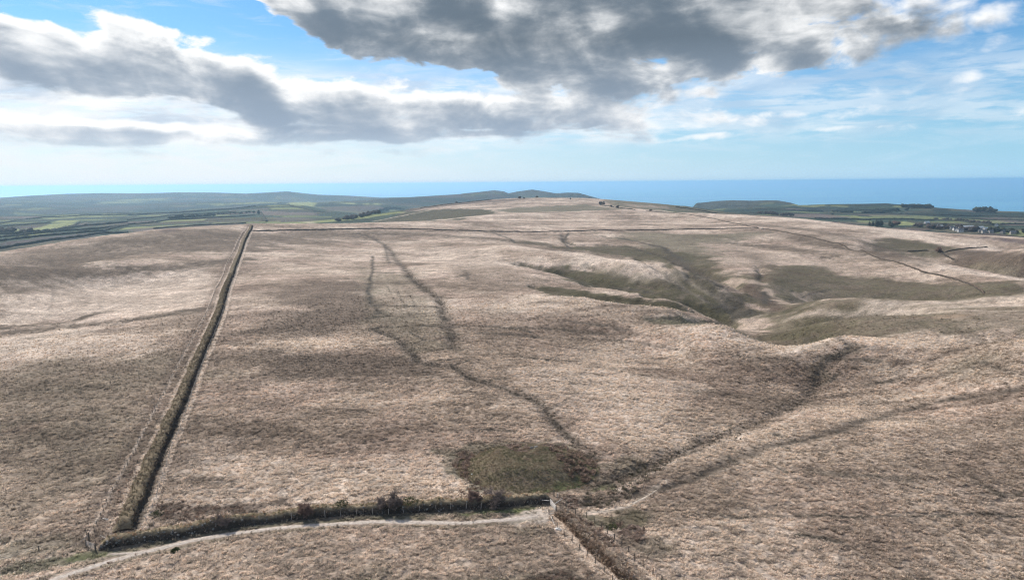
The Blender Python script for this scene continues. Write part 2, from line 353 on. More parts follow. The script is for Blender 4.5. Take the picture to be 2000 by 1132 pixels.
# coastal hills: (column, distance, height, half width in columns, half depth as a share of distance)
for u_, d_, h_, wl, wr, wd in ((968, 8600, 50, 60, 20, 0.06), (1040, 7600, 50, 32, 26, 0.06), (1128, 6800, 30, 34, 26, 0.06), (560, 11800, 40, 30, 22, 0.05)):
    a_ = tan_dep(u_, 375)[0]; al = tan_dep(u_ - wl, 375)[0]; ar = tan_dep(u_ + wr, 375)[0]
    da = np.where(GA < a_, (GA - a_) / (a_ - al), (GA - a_) / (ar - a_))
    GZ += h_ * np.exp(-da ** 2) * np.exp(-((GS - math.log(d_)) / wd) ** 2)
SKYLINES = [
    (4600, 16000, [(-150, 388), (0, 386), (60, 382), (130, 378.5), (200, 377), (260, 377.5), (300, 377), (350, 375.5), (420, 376), (480, 378), (520, 376), (560, 373.5), (590, 377), (620, 380), (680, 382), (745, 386), (800, 385), (850, 382), (900, 379), (930, 375.5), (965, 371.5), (985, 374), (993, 377.5), (1010, 374), (1040, 370), (1065, 374), (1085, 377.5), (1110, 376), (1130, 376.5), (1160, 385), (1178, 390)]),
    (4000, 6500, [(1368, 396), (1400, 392.5), (1430, 391), (1470, 392), (1500, 391), (1520, 391.5), (1545, 396), (1560, 400.5), (1580, 400), (1620, 398.5), (1690, 398), (1730, 397), (1760, 399.5), (1800, 402), (1830, 405.5), (1880, 409), (1920, 411), (2000, 413.5), (2150, 418)]),
    (1500, 4000, [(835, 403), (860, 399), (900, 395), (950, 390), (1000, 387), (1060, 386), (1140, 386.5), (1180, 389), (1230, 393), (1290, 398), (1330, 402)]),
]
def fit_skylines():
    """nudge each far ridge up or down so that its crest stands where it should above the ground before it"""
    for d0, d1, tab in SKYLINES:
        ta = np.array([tan_dep(u, v)[0] for u, v in tab]); tt = np.array([tan_dep(u, v)[1] for u, v in tab])
        rows_ = (ROWS >= d0) & (ROWS <= d1); lr = np.log(ROWS[rows_])
        for it in range(3):
            sub = (GZ[:NF][:, rows_] - ZC) / ROWS[rows_]
            k = sub.argmax(1); cur = sub[np.arange(NF), k]; ld = lr[k]
            ld = np.convolve(np.pad(ld, 12, 'edge'), np.ones(25) / 25, 'valid')
            a_ = AZS[:NF]; want = np.interp(a_, ta, tt)
            inside_ = sstep(a_, ta[0] - 0.01, ta[0]) * (1 - sstep(a_, ta[-1], ta[-1] + 0.01))
            dlt = np.clip(want - cur, -0.02, 0.02) * inside_
            win = np.exp(-((GS[:NF] - ld[:, None]) / 0.16) ** 2)
            GZ[:NF] += GD[:NF] * dlt[:, None] * win
# undulation
near_f = sstep(GD, 60, 160)
GZ += near_f * (0.45 * fbm(GX / 55, GY / 55, 3, 3) + 0.9 * fbm(GX / 160, GY / 160, 2, 9) * sstep(GD, 150, 400))
farf = sstep(GD, 1500, 4500)
GZ += farf * (6 * fbm(GX / 420, GY / 420, 3, 21) + 10 * fbm(GX / 1100, GY / 1100, 2, 25) * sstep(GD, 2500, 6000))
fit_skylines()
GZ = np.maximum(GZ, -490.0)

# where a pixel's ray first meets the ground
_tanfine = (GZ[:NF] - ZC) / GD[:NF]
def hit(u, v, dmin=60.0):
    a, t = tan_dep(u, v)
    i = (math.degrees(a) - AZ0) / DAZ; i0 = int(np.clip(math.floor(i), 0, NF - 2)); f = i - i0
    col = _tanfine[i0] * (1 - f) + _tanfine[i0 + 1] * f
    k = np.nonzero((col >= t) & (ROWS > dmin))[0]
    if len(k) == 0: k = [int(np.argmax(np.where(ROWS > dmin, col, -9)))]
    k = k[0]
    if k > 0 and col[k] != col[k - 1] and col[k] >= t > col[k - 1]:
        d = ROWS[k - 1] + (ROWS[k] - ROWS[k - 1]) * (t - col[k - 1]) / (col[k] - col[k - 1])
    else: d = ROWS[k]
    return np.array([d * math.sin(a), d * math.cos(a)])
def line(pts, dmin=60.0):
    return np.array([hit(u, v, dmin) for u, v in pts])
def ground(x, y, Z=None):
    Z = GZ if Z is None else Z
    x = np.asarray(x, float); y = np.asarray(y, float)
    a = np.degrees(np.arctan2(x, y)); d = np.hypot(x, y)
    i = np.clip((a - AZ0) / DAZ, 0, NF - 1.001); i0 = i.astype(int); fi = i - i0
    j = np.interp(d, ROWS, np.arange(NR)); j0 = np.clip(j.astype(int), 0, NR - 2); fj = j - j0
    return Z[i0, j0] * (1 - fi) * (1 - fj) + Z[i0 + 1, j0] * fi * (1 - fj) + Z[i0, j0 + 1] * (1 - fi) * fj + Z[i0 + 1, j0 + 1] * fi * fj
def resample(pts, step):
    pts = np.asarray(pts, float); seg = np.hypot(*np.diff(pts, axis=0).T); L = np.r_[0, np.cumsum(seg)]
    n = max(2, int(round(L[-1] / step)) + 1); t = np.linspace(0, L[-1], n)
    return np.c_[np.interp(t, L, pts[:, 0]), np.interp(t, L, pts[:, 1])]
def smooth_line(pts, step=2.0, it=3):
    p = resample(pts, step)
    for _ in range(it):
        p[1:-1] = 0.25 * p[:-2] + 0.5 * p[1:-1] + 0.25 * p[2:]
    return p
def dist_line(X, Y, pts):
    """distance from points to a polyline"""
    best = np.full(X.shape, 1e9)
    for (x0, y0), (x1, y1) in zip(pts[:-1], pts[1:]):
        dx, dy = x1 - x0, y1 - y0; L2 = dx * dx + dy * dy + 1e-12
        t = np.clip(((X - x0) * dx + (Y - y0) * dy) / L2, 0, 1)
        np.minimum(best, np.hypot(X - x0 - t * dx, Y - y0 - t * dy), out=best)
    return best
def bbox_sel(X, Y, pts, pad):
    p = np.asarray(pts); lo = p.min(0) - pad; hi = p.max(0) + pad
    return (X > lo[0]) & (X < hi[0]) & (Y > lo[1]) & (Y < hi[1])
def inside(X, Y, pts):
    r = np.zeros(X.shape, bool); n = len(pts); j = n - 1
    for i in range(n):
        xi, yi = pts[i]; xj, yj = pts[j]
        r ^= ((yi > Y) != (yj > Y)) & (X < (xj - xi) * (Y - yi) / (yj - yi + 1e-12) + xi); j = i
    return r

# ---- END MACRO
# ------------------------------------------------------------------ ground cover colours
PALE = np.array((0.635, 0.520, 0.420)); STRAW = np.array((0.388, 0.304, 0.238)); BROWN = np.array((0.195, 0.147, 0.111))
OLIVE = np.array((0.150, 0.135, 0.090)); GREEN = np.array((0.088, 0.077, 0.046)); LUSH = np.array((0.130, 0.150, 0.060))  # GREEN also darkened so the valley folds look deeper in shade
DARK = np.array((0.085, 0.073, 0.057)); HEATH = np.array((0.120, 0.088, 0.068)); EARTH = np.array((0.50, 0.425, 0.355)); RUSSET = np.array((0.26, 0.17, 0.11))
FIELD = np.array((0.046, 0.064, 0.040)); LIME = np.array((0.26, 0.275, 0.115)); WOOD = np.array((0.022, 0.030, 0.022)); FALLOW = np.array((0.17, 0.13, 0.11)); PURPLE = np.array((0.10, 0.075, 0.075))  # FIELD darkened all over in place of cloud shadow on the farmland

def c8(*pts): return [(1000 + x / 2.857, 440 + y / 2.857) for x, y in pts]

# watercourses and sunken lines: (points, width m, depth m)
DRAINS = [
    ([(700, 455), (725, 463), (752, 477), (766, 492), (781, 514), (802, 541), (828, 562), (852, 578), (866, 598), (868, 618), (878, 634), (884, 657), (886, 680)], 6.0, 1.0),
    ([(728, 641), (767, 655), (794, 673), (807, 694), (820, 708), (850, 713), (885, 717)], 4.5, 0.8),
    ([(880, 712), (910, 731), (933, 743), (991, 762), (1034, 772), (1071, 801), (1084, 825), (1111, 854), (1140, 880), (1160, 892)], 3.6, 0.8),
    ([(1150, 945), (1200, 940), (1260, 912), (1330, 880), (1400, 852), (1470, 826), (1530, 800), (1575, 775), (1596, 742), (1608, 715), (1640, 694), (1660, 686)], 5.5, 1.1),
    ([(1110, 985), (1200, 972), (1290, 955), (1370, 925), (1430, 895), (1500, 872), (1580, 855), (1660, 833), (1740, 805), (1820, 785), (1900, 772), (2010, 755), (2080, 748)], 4.2, 0.6),
    ([(1100, 458), (1103, 470), (1120, 478), (1180, 478), (1240, 482), (1300, 500), (1345, 521), (1400, 546)], 8.0, 3.0),
]
DARK_LINES = [   # (points, width m, strength)
    (c8((560, 328), (620, 342), (700, 355), (760, 372)), 4, 0.9), (c8((60, 222), (180, 252), (300, 290), (330, 300)), 4, 0.7), (c8((780, 230), (900, 300), (1040, 380), (1160, 470)), 5, 0.5), (c8((920, 240), (1040, 300), (1140, 380), (1250, 470)), 5, 0.5), (c8((1000, 268), (1090, 305), (1180, 352)), 7, 0.8), (c8((130, 340), (200, 362), (300, 378), (420, 398)), 4, 0.6), (c8((1150, 540), (1200, 560), (1245, 580)), 4, 0.9), (c8((740, 520), (800, 512), (880, 518)), 5, 0.7), (c8((500, 60), (700, 90), (850, 130), (930, 190), (990, 245)), 7, 0.8), (c8((1600, 345), (1700, 318), (1850, 318)), 3, 0.5), (c8((1410, 375), (1425, 400), (1415, 430)), 6, 0.8), (c8((1860, 345), (1990, 340)), 8, 0.4),  # dark strokes put in as shade between the spur ribs and gullies
    ([(728, 500), (728, 527), (724, 545), (720, 565), (725, 590), (741, 612)], 3.0, 0.7), ([(706, 554), (760, 553), (823, 554)], 3.2, 0.75), ([(725, 596), (800, 597), (866, 599)], 3.0, 0.8),
    ([(720, 622), (745, 618), (763, 615)], 2.5, 0.8), ([(728, 641), (770, 638), (812, 636), (881, 636), (930, 636), (980, 639), (1040, 648)], 2.6, 0.85), ([(850, 705), (900, 701), (932, 701), (910, 706), (885, 712)], 1.8, 0.9),
    ([(973, 691), (1010, 696), (1060, 702), (1111, 706)], 1.6, 0.9), ([(935, 744), (965, 741), (991, 737)], 1.4, 0.7), ([(752, 477), (756, 500), (760, 515)], 3.5, 0.5), ([(775, 565), (785, 590), (790, 600)], 1.6, 0.3), ([(757, 560), (770, 585)], 1.6, 0.22),
    ([(700, 533), (760, 532), (810, 531)], 3.0, 0.45), ([(800, 648), (820, 660), (835, 668), (880, 656)], 1.6, 0.6), ([(800, 575), (812, 600)], 1.6, 0.25),
    ([(890, 540), (915, 535)], 5, 0.5), ([(905, 528), (915, 545)], 4, 0.5),
    ([(920, 838), (960, 836), (1010, 842)], 1.6, 0.5), ([(940, 650), (1000, 653), (1060, 660)], 4.0, 0.5), ([(1000, 640), (1090, 642), (1190, 652)], 4, 0.45), ([(1100, 625), (1180, 635), (1230, 646)], 4.5, 0.55), ([(1160, 660), (1240, 668), (1330, 682)], 3.0, 0.45),
    ([(1400, 690), (1480, 700), (1560, 706)], 3.0, 0.4), ([(1570, 660), (1640, 668), (1720, 684)], 3, 0.5), ([(1480, 715), (1540, 738), (1590, 745)], 1.5, 0.5), ([(1600, 697), (1650, 698), (1720, 704)], 2.2, 0.6), ([(1690, 752), (1730, 744), (1760, 738)], 1.8, 0.6),
    ([(1920, 707), (1945, 722), (2010, 732)], 1.6, 0.9), ([(1590, 750), (1620, 745), (1635, 730)], 2.0, 0.7), ([(1340, 820), (1375, 825), (1400, 828)], 1.0, 0.6), ([(1510, 847), (1535, 858), (1580, 862)], 1.4, 0.9), ([(1520, 868), (1542, 876)], 1.0, 0.8), ([(1420, 890), (1445, 905)], 1.2, 0.7), ([(1500, 905), (1540, 922)], 1.0, 0.7), ([(1555, 935), (1590, 955)], 1.0, 0.6),
    ([(1380, 1008), (1480, 1010), (1560, 1006), (1650, 1008), (1780, 1008), (1880, 1004), (2010, 1008)], 0.9, 0.65), ([(1560, 1043), (1590, 1052), (1640, 1058)], 1.6, 0.8), ([(1890, 1004), (1960, 1006)], 1.6, 0.6), ([(1930, 955), (1960, 975), (2010, 962)], 1.8, 0.5), ([(1900, 935), (1960, 972)], 1.6, 0.4),
    ([(1585, 918), (1700, 932), (1800, 935)], 3.0, 0.4), ([(1740, 745), (1850, 730), (1920, 712)], 1.2, 0.35),
    # left of the long bank
    ([(0, 640), (60, 634), (130, 630), (192, 612)], 13, 0.9), ([(0, 652), (80, 643), (175, 632), (260, 625), (340, 612), (400, 602)], 15, 0.85), ([(60, 660), (150, 648), (260, 640)], 5, 0.35), ([(175, 536), (250, 528), (330, 521), (448, 511), (480, 505)], 24, 0.7),
    ([(0, 521), (150, 505), (270, 482), (360, 470), (455, 459)], 85, 0.62), ([(0, 540), (100, 525), (180, 508), (320, 490), (455, 485)], 40, 0.6), ([(230, 470), (320, 458), (440, 450)], 40, 0.4), ([(0, 505), (90, 492), (180, 478), (260, 470)], 50, 0.4), ([(0, 575), (60, 566), (110, 556)], 8, 0.4), ([(100, 560), (105, 580), (95, 605)], 1.5, 0.35),
    ([(490, 464), (560, 461), (640, 457), (700, 459)], 75, 0.6), ([(490, 490), (530, 487), (570, 486)], 22, 0.6), ([(700, 456), (830, 457), (950, 464), (1020, 474)], 36, 0.6), ([(480, 478), (560, 474), (650, 470)], 40, 0.45), ([(700, 472), (740, 474), (790, 470)], 6, 0.3),
    ([(960, 453), (985, 462), (1005, 474)], 5, 0.9), ([(1110, 455), (1102, 466), (1100, 474), (1112, 484)], 5, 1.0), ([(1150, 462), (1220, 466), (1290, 480), (1320, 498)], 6, 0.6),
    ([(1565, 580), (1590, 570), (1620, 566)], 2.5, 0.6), ([(1740, 500), (1800, 506)], 6, 0.4),
    ([(1490, 450), (1600, 470), (1700, 492), (1800, 512)], 40, 0.5), ([(1420, 474), (1480, 478), (1560, 488), (1610, 500)], 45, 0.62), ([(1470, 438), (1560, 446), (1640, 460), (1700, 476)], 30, 0.5), ([(1560, 462), (1650, 485), (1740, 508)], 30, 0.5), ([(1580, 475), (1640, 482), (1710, 492)], 20, 0.4), ([(1440, 490), (1470, 498), (1500, 520)], 20, 0.4),
]
PALE_LINES = [
    (c8((700, 205), (830, 262), (960, 335), (1080, 410)), 5, 0.30), (c8((820, 215), (960, 280), (1080, 345), (1200, 430)), 5, 0.30), (c8((960, 250), (1060, 290), (1140, 330), (1200, 380)), 5, 0.35), (c8((400, 200), (560, 245), (700, 285)), 8, 0.35), (c8((860, 405), (1000, 462), (1120, 528), (1200, 565)), 3, 0.4), (c8((760, 520), (900, 492), (1040, 530)), 4, 0.35),  # light ribs painted onto the spur slopes to bring out their relief
    ([(600, 433), (750, 436), (870, 430)], 20, 0.5), ([(730, 432), (800, 418), (880, 403), (960, 396)], 10, 0.8), ([(850, 430), (920, 424), (1000, 419), (1060, 418)], 25, 0.9), ([(1300, 412), (1400, 420), (1550, 427), (1700, 445), (1780, 453)], 45, 0.8), ([(1700, 452), (1800, 466), (1850, 478)], 14, 0.9), ([(1740, 452), (1850, 470), (1920, 485)], 20, 0.9), ([(1790, 455), (1900, 470), (2010, 485)], 16, 0.6),
    ([(1690, 497), (1750, 507), (1850, 522), (2010, 547)], 13, 0.9), ([(1000, 480), (1140, 497), (1245, 515), (1290, 532)], 22, 0.8), ([(1700, 590), (1850, 591), (2010, 578)], 10, 0.7), ([(1690, 604), (1850, 600), (2010, 594)], 6, 0.6), ([(1540, 622), (1640, 612), (1750, 610), (2010, 606)], 6, 0.5), ([(1560, 680), (1612, 663), (1660, 659), (1720, 662), (1800, 673)], 13, 0.9),
    ([(1210, 955), (1260, 925), (1330, 893), (1400, 865), (1460, 850), (1520, 830), (1580, 800)], 1.6, 0.85), ([(1145, 1001), (1190, 997), (1230, 989), (1262, 962), (1300, 940)], 1.5, 0.9), ([(1140, 585), (1250, 598), (1330, 612)], 8, 0.3), ([(1300, 640), (1400, 646), (1480, 668)], 10, 0.5),
]
POLYS = [     # (points, colour, strength, feather m, ragged m)
    ([(0, 700), (380, 690), (330, 820), (250, 960), (0, 1020)], OLIVE, 0.28, 12, 14), ([(480, 700), (560, 680), (800, 690), (830, 725), (700, 745), (500, 740)], BROWN * 0.8, 0.85, 8, 10), ([(530, 600), (600, 555), (740, 560), (745, 640), (640, 650), (540, 640)], BROWN * 0.8, 0.85, 14, 18),
    ([(700, 520), (800, 540), (860, 600), (880, 680), (800, 690), (730, 640)], OLIVE, 0.4, 8, 6), ([(1400, 920), (1700, 830), (2000, 775), (2300, 760), (2300, 1300), (1400, 1200)], BROWN, 0.34, 12, 14), ([(1250, 1010), (1500, 1000), (1750, 1080), (1600, 1200), (1300, 1132)], PALE, 0.35, 8, 10),
    ([(1000, 720), (1200, 700), (1330, 740), (1300, 830), (1150, 850), (1050, 780)], PALE, 0.45, 10, 12), ([(360, 870), (560, 890), (700, 900), (860, 890), (900, 930), (880, 965), (700, 970), (400, 985)], PALE, 0.45, 6, 8), ([(0, 540), (170, 540), (420, 515), (400, 590), (180, 620), (0, 630)], PALE, 0.5, 16, 14), ([(0, 668), (240, 650), (330, 660), (300, 690), (0, 705)], PALE, 0.5, 6, 7),
    ([(900, 600), (1100, 620), (1250, 650), (1200, 700), (1000, 700), (880, 650)], BROWN, 0.3, 10, 12), ([(850, 480), (960, 485), (1010, 520), (900, 530), (800, 500)], PALE, 0.4, 10, 10), ([(880, 520), (1000, 525), (1080, 570), (950, 580)], BROWN, 0.35, 10, 10),
    ([(733, 434), (796, 413), (880, 408), (950, 409), (975, 415), (915, 425), (845, 433)], GREEN, 1.0, 10, 10), ([(960, 409), (1080, 402), (1140, 399), (1210, 408), (1120, 413), (1000, 416)], OLIVE, 0.8, 12, 14), ([(880, 396), (960, 390), (1060, 388), (960, 396), (880, 402), (800, 412), (770, 412)], HEATH, 0.7, 14, 10), ([(1180, 392), (1260, 395), (1330, 403), (1420, 416), (1280, 411), (1200, 403)], OLIVE, 0.85, 16, 16), ([(1220, 398), (1300, 403), (1310, 408), (1240, 404)], STRAW, 0.6, 14, 20),
    ([(1190, 456), (1480, 452), (1490, 460), (1400, 476), (1400, 500), (1330, 520), (1270, 480)], OLIVE, 0.7, 16, 22), (c8((0, 85), (100, 88), (300, 122), (420, 112), (560, 110), (850, 130), (1000, 160), (1160, 190), (1120, 250), (1000, 275), (900, 215), (600, 172), (400, 145), (150, 115)), GREEN, 0.85, 10, 10),
    (c8((60, 222), (300, 222), (560, 245), (700, 285), (850, 262), (1000, 258), (1130, 320), (1250, 400), (1440, 490), (1250, 520), (1235, 575), (1100, 490), (900, 430), (600, 360), (330, 310), (150, 252)), GREEN, 0.95, 6, 7), (c8((130, 338), (250, 342), (500, 378), (700, 398), (900, 428), (1010, 475), (900, 455), (700, 438), (500, 418), (250, 392), (160, 372)), GREEN, 0.95, 3, 3), (c8((740, 515), (900, 500), (1060, 538), (1120, 562), (900, 556), (780, 546)), OLIVE, 0.9, 3, 3),
    (c8((1000, 270), (1150, 250), (1250, 260), (1330, 270), (1380, 270), (1450, 220), (1600, 225), (1740, 235), (1850, 275), (2000, 290), (2900, 330), (2900, 420), (1700, 420), (1560, 460), (1450, 500), (1300, 420), (1100, 300)), GREEN, 0.8, 10, 12),
    (c8((1000, 100), (1180, 100), (1400, 160), (1700, 190), (2000, 240), (2000, 275), (1850, 262), (1600, 215), (1400, 210), (1330, 250), (1200, 210), (1120, 150)), STRAW, 0.5, 10, 14),
    (c8((1170, 312), (1250, 297), (1380, 307), (1450, 350), (1590, 440), (1500, 440), (1400, 352), (1280, 325), (1240, 372)), STRAW * 1.12, 0.75, 4, 6), (c8((1590, 380), (1700, 360), (1700, 405), (1620, 418)), STRAW * 1.05, 0.6, 4, 6), (c8((1220, 545), (1300, 520), (1480, 498), (1400, 560), (1270, 585)), STRAW * 1.15, 0.75, 4, 5), (c8((1260, 352), (1330, 322), (1420, 380), (1530, 460), (1430, 478)), HEATH, 0.85, 4, 4), (c8((1150, 332), (1230, 390), (1440, 490), (1250, 517), (1190, 440), (1140, 372)), DARK, 0.8, 4, 6), (c8((860, 140), (960, 190), (1040, 260), (960, 240), (900, 200)), DARK, 0.7, 5, 6), (c8((1370, 300), (1390, 240), (1410, 240), (1420, 300)), HEATH, 0.5, 4, 6),
    ([(1437, 646), (1507, 615), (1560, 594), (1620, 584), (1800, 589), (2000, 596), (2250, 590), (2250, 655), (1850, 652), (1700, 653), (1620, 661), (1560, 682), (1500, 668)], GREEN, 0.72, 6, 6), ([(1850, 610), (2000, 606), (2200, 600), (2200, 640), (1900, 640)], STRAW, 0.45, 6, 8), ([(1740, 618), (1880, 612), (1900, 618), (1780, 622)], RUSSET, 0.3, 5, 5),
    ([(1690, 476), (1730, 464), (1800, 472), (1900, 488), (1960, 500), (1860, 500), (1760, 494)], GREEN, 0.85, 10, 12), ([(1790, 505), (1850, 490), (1900, 487), (2000, 490), (2200, 500), (2200, 545), (2000, 532), (1900, 518)], HEATH, 0.75, 12, 12), ([(1820, 455), (2000, 468), (2200, 480), (2200, 486), (2000, 477), (1900, 464)], PURPLE, 0.8, 12, 8),
    ([(150, 1083), (235, 1072), (330, 1050), (480, 1026), (480, 1033), (340, 1056), (230, 1085), (0, 1128), (0, 1105)], OLIVE, 0.8, 1.0, 1.2), ([(180, 1076), (230, 1078), (225, 1086), (160, 1095), (110, 1092)], LUSH, 0.6, 1.2, 1.5), ([(0, 1050), (170, 1040), (170, 1066), (60, 1085), (0, 1095)], OLIVE, 0.5, 2, 2), ([(480, 1024), (750, 1004), (960, 995), (1060, 985), (1050, 1000), (960, 1008), (750, 1014), (480, 1032)], OLIVE, 0.75, 1, 1), ([(900, 1000), (1045, 988), (1050, 994), (1000, 1000), (940, 1006)], LUSH, 0.8, 0.8, 1.0),
    ([(960, 1016), (1014, 1004), (1041, 994), (1070, 992), (1074, 1016), (1062, 1026), (1035, 1021), (1009, 1025), (982, 1018)], EARTH, 1.0, 0.7, 0.5), ([(1095, 968), (1130, 965), (1160, 985), (1140, 1000), (1110, 990)], STRAW, 0.8, 1, 1), ([(1000, 1028), (1060, 1028), (1085, 1040), (1060, 1055), (1000, 1045)], OLIVE, 0.5, 2, 2), ([(1145, 1006), (1200, 1000), (1240, 992), (1290, 990), (1260, 1010), (1230, 1040), (1190, 1030), (1160, 1015)], GREEN, 0.75, 1.5, 2.0), ([(1160, 940), (1200, 940), (1190, 955), (1150, 958)], LUSH, 0.8, 1, 1), ([(1165, 905), (1250, 890), (1260, 920), (1180, 940)], OLIVE, 0.5, 2, 3),
    ([(0, 1200), (0, 1132), (500, 1042), (960, 1024), (1070, 1030), (1190, 1132), (1250, 1200)], STRAW, 0.45, 2, 3), ([(0, 1250), (600, 1150), (1000, 1100), (1100, 1110), (1170, 1132), (1200, 1200)], OLIVE, 0.35, 4, 5), ([(1000, 1132), (1020, 1118), (1100, 1112), (1190, 1132), (1200, 1180), (1000, 1180)], HEATH, 0.8, 1.5, 2), ([(300, 985), (420, 985), (600, 975), (590, 990), (420, 1005), (320, 1015)], HEATH, 0.75, 1.5, 2), ([(860, 880), (900, 868), (980, 862), (1100, 868), (1160, 890), (1170, 930), (1080, 965), (940, 965), (880, 925)], OLIVE, 0.7, 2, 2),
    ([(1240, 1060), (1290, 1040), (1310, 1060), (1270, 1090)], GREEN, 0.5, 2, 3), ([(1190, 1020), (1260, 1035), (1265, 1055), (1220, 1050)], HEATH, 0.6, 1.5, 3),
    # farmland
    ([(60, 448), (99, 437.5), (130, 435), (148, 436), (139, 440), (119, 445), (93, 449)], LIME, 1.0, 8, 3), ([(99, 435.5), (113, 430.5), (156, 429.8), (148, 434.5)], LIME, 0.9, 8, 3), ([(79, 426), (160, 421), (249, 419.5), (249, 421.5), (160, 424), (100, 428)], LIME, 0.55, 10, 5), ([(142, 442), (168, 434.5), (172, 436), (160, 441)], FALLOW, 0.9, 8, 3), ([(0, 484), (0, 475), (70, 464), (180, 454), (330, 448), (330, 452), (180, 463), (60, 476)], PURPLE, 0.8, 15, 10), ([(250, 447), (330, 441), (400, 437), (470, 434), (470, 437), (400, 442), (330, 447)], FALLOW, 0.7, 12, 6),
    ([(500, 411), (560, 414), (640, 416), (590, 419), (520, 421)], FALLOW, 0.9, 14, 10), ([(530, 424), (600, 425), (620, 432), (540, 434)], FALLOW, 0.5, 16, 14), ([(560, 398), (575, 394.5), (605, 394), (617, 398), (613, 403), (590, 402)], LIME, 1.0, 20, 8), ([(665, 397), (690, 395.5), (697, 399), (680, 399)], LIME, 0.9, 20, 8), ([(705, 397), (720, 396.5), (724, 399.5), (710, 399)], LIME, 0.8, 20, 8), ([(728, 397), (742, 397), (744, 400), (730, 400)], LIME, 0.8, 20, 8), ([(410, 399), (470, 396), (540, 395), (540, 397), (470, 399), (420, 402)], LIME, 0.7, 20, 8), ([(30, 410), (80, 405), (110, 407), (60, 411)], LIME, 0.5, 30, 20), ([(190, 394), (250, 389), (330, 386), (330, 390), (260, 394), (200, 398)], LIME, 0.5, 40, 30), ([(620, 405), (720, 402), (760, 406), (720, 414), (640, 414)], HEATH, 0.7, 20, 20),
    ([(1700, 420), (1800, 421), (1960, 431), (1990, 436), (1940, 438), (1830, 428), (1700, 426)], LIME, 0.5, 12, 6), ([(1747, 436), (1765, 432), (1785, 435), (1795, 440), (1750, 440)], LIME, 0.9, 8, 4), ([(1530, 417), (1600, 419), (1670, 424), (1600, 426), (1540, 422)], FALLOW, 0.9, 10, 6), ([(1780, 438), (1850, 440), (1950, 443), (1950, 446), (1850, 443)], LIME, 0.45, 8, 5), ([(1670, 430), (1700, 430), (1705, 435), (1680, 435)], LIME, 0.6, 8, 5), ([(1940, 428), (2010, 433), (2010, 436), (1960, 434)], FALLOW, 0.7, 8, 5),
]

# ---- sunken lines carved into the fine sector
FX, FY = GX[:NF], GY[:NF]
FD = GD[:NF]
NOWARP = (FD < 60)
WX = 3.0 * fbm(FX / 14, FY / 14, 3, 41); WY = 3.0 * fbm(FX / 14 + 50, FY / 14 - 20, 3, 47)
drain_pts = [smooth_line(line(p), 4.0, 2) for p, w, dpt in DRAINS]
wall_src = dict(far=[(492, 451), (560, 449.5), (650, 448), (760, 446.5), (850, 449), (930, 451.5), (1000, 452.5), (1100, 452), (1250, 450), (1400, 447), (1484, 446)],
                up=[(1262, 412), (1300, 415), (1350, 420), (1400, 428), (1440, 437), (1482, 445)], down=[(1490, 447), (1540, 455), (1600, 467), (1650, 480), (1700, 497), (1750, 512), (1790, 527), (1815, 534), (1850, 540), (1885, 550), (1905, 562), (1922, 573)])
DRAIN_ST = (1.0, 1.0, 1.0, 0.62, 1.0, 1.0); _dk = []
carve = np.zeros_like(FX); drainmask = np.zeros_like(FX)
for (p, w, dpt), pts in zip(DRAINS, drain_pts):
    s_ = bbox_sel(FX, FY, pts, w * 3)
    dl = dist_line(FX[s_] + 0.35 * WX[s_], FY[s_] + 0.35 * WY[s_], pts)
    nz = 0.75 + 0.5 * gnoise(FX[s_] / 9, FY[s_] / 9, 77)
    carve[s_] = np.maximum(carve[s_], dpt * np.exp(-(dl / (w * 0.55)) ** 2) * nz)
    drainmask[s_] = np.maximum(drainmask[s_], np.exp(-(dl / (w * 0.6)) ** 2.0) * np.clip(nz + 0.2, 0, 1.1) * DRAIN_ST[len(_dk)]); _dk.append(1)
GULLIES = [(c8((60, 218), (200, 250), (300, 285), (560, 335), (800, 388), (1000, 445), (1150, 505), (1230, 560)), 13, 4.6), (c8((130, 340), (250, 368), (500, 402), (700, 420), (900, 446), (1000, 470)), 7, 2.6), (c8((700, 190), (820, 260), (960, 330), (1100, 400), (1220, 470)), 9, 2.4), (c8((860, 225), (1000, 300), (1120, 370), (1260, 450)), 8, 2.4), (c8((420, 235), (600, 290), (800, 350)), 9, 1.8), (c8((1380, 230), (1395, 270), (1400, 310)), 8, 2.5)]
for px_, w, dpt in GULLIES:
    pts = smooth_line(line(px_), 4.0, 2); s_ = bbox_sel(FX, FY, pts, w * 3)
    dl = dist_line(FX[s_] + 0.8 * WX[s_], FY[s_] + 0.8 * WY[s_], pts); carve[s_] += dpt * np.exp(-(dl / (w * 0.6)) ** 2)
_vz = sstep(FD, 330, 420) * (1 - sstep(FD, 900, 1200)) * sstep(np.degrees(np.arctan2(FX, FY)), -1, 4)
carve += _vz * (0.55 * fbm(FX / 18, FY / 18, 3, 61) + 0.35 * np.abs(gnoise(FX / 9, FY / 14, 65)))
dark_pts = [(smooth_line(line(p), 4.0, 2), w, min(1.0, st * 1.35)) for p, w, st in DARK_LINES]
pale_pts = [(smooth_line(line(p), 4.0, 2), w, st) for p, w, st in PALE_LINES]
poly_pts = [(line(p), c, st, fe, ra) for p, c, st, fe, ra in POLYS]
GZ[:NF] -= carve

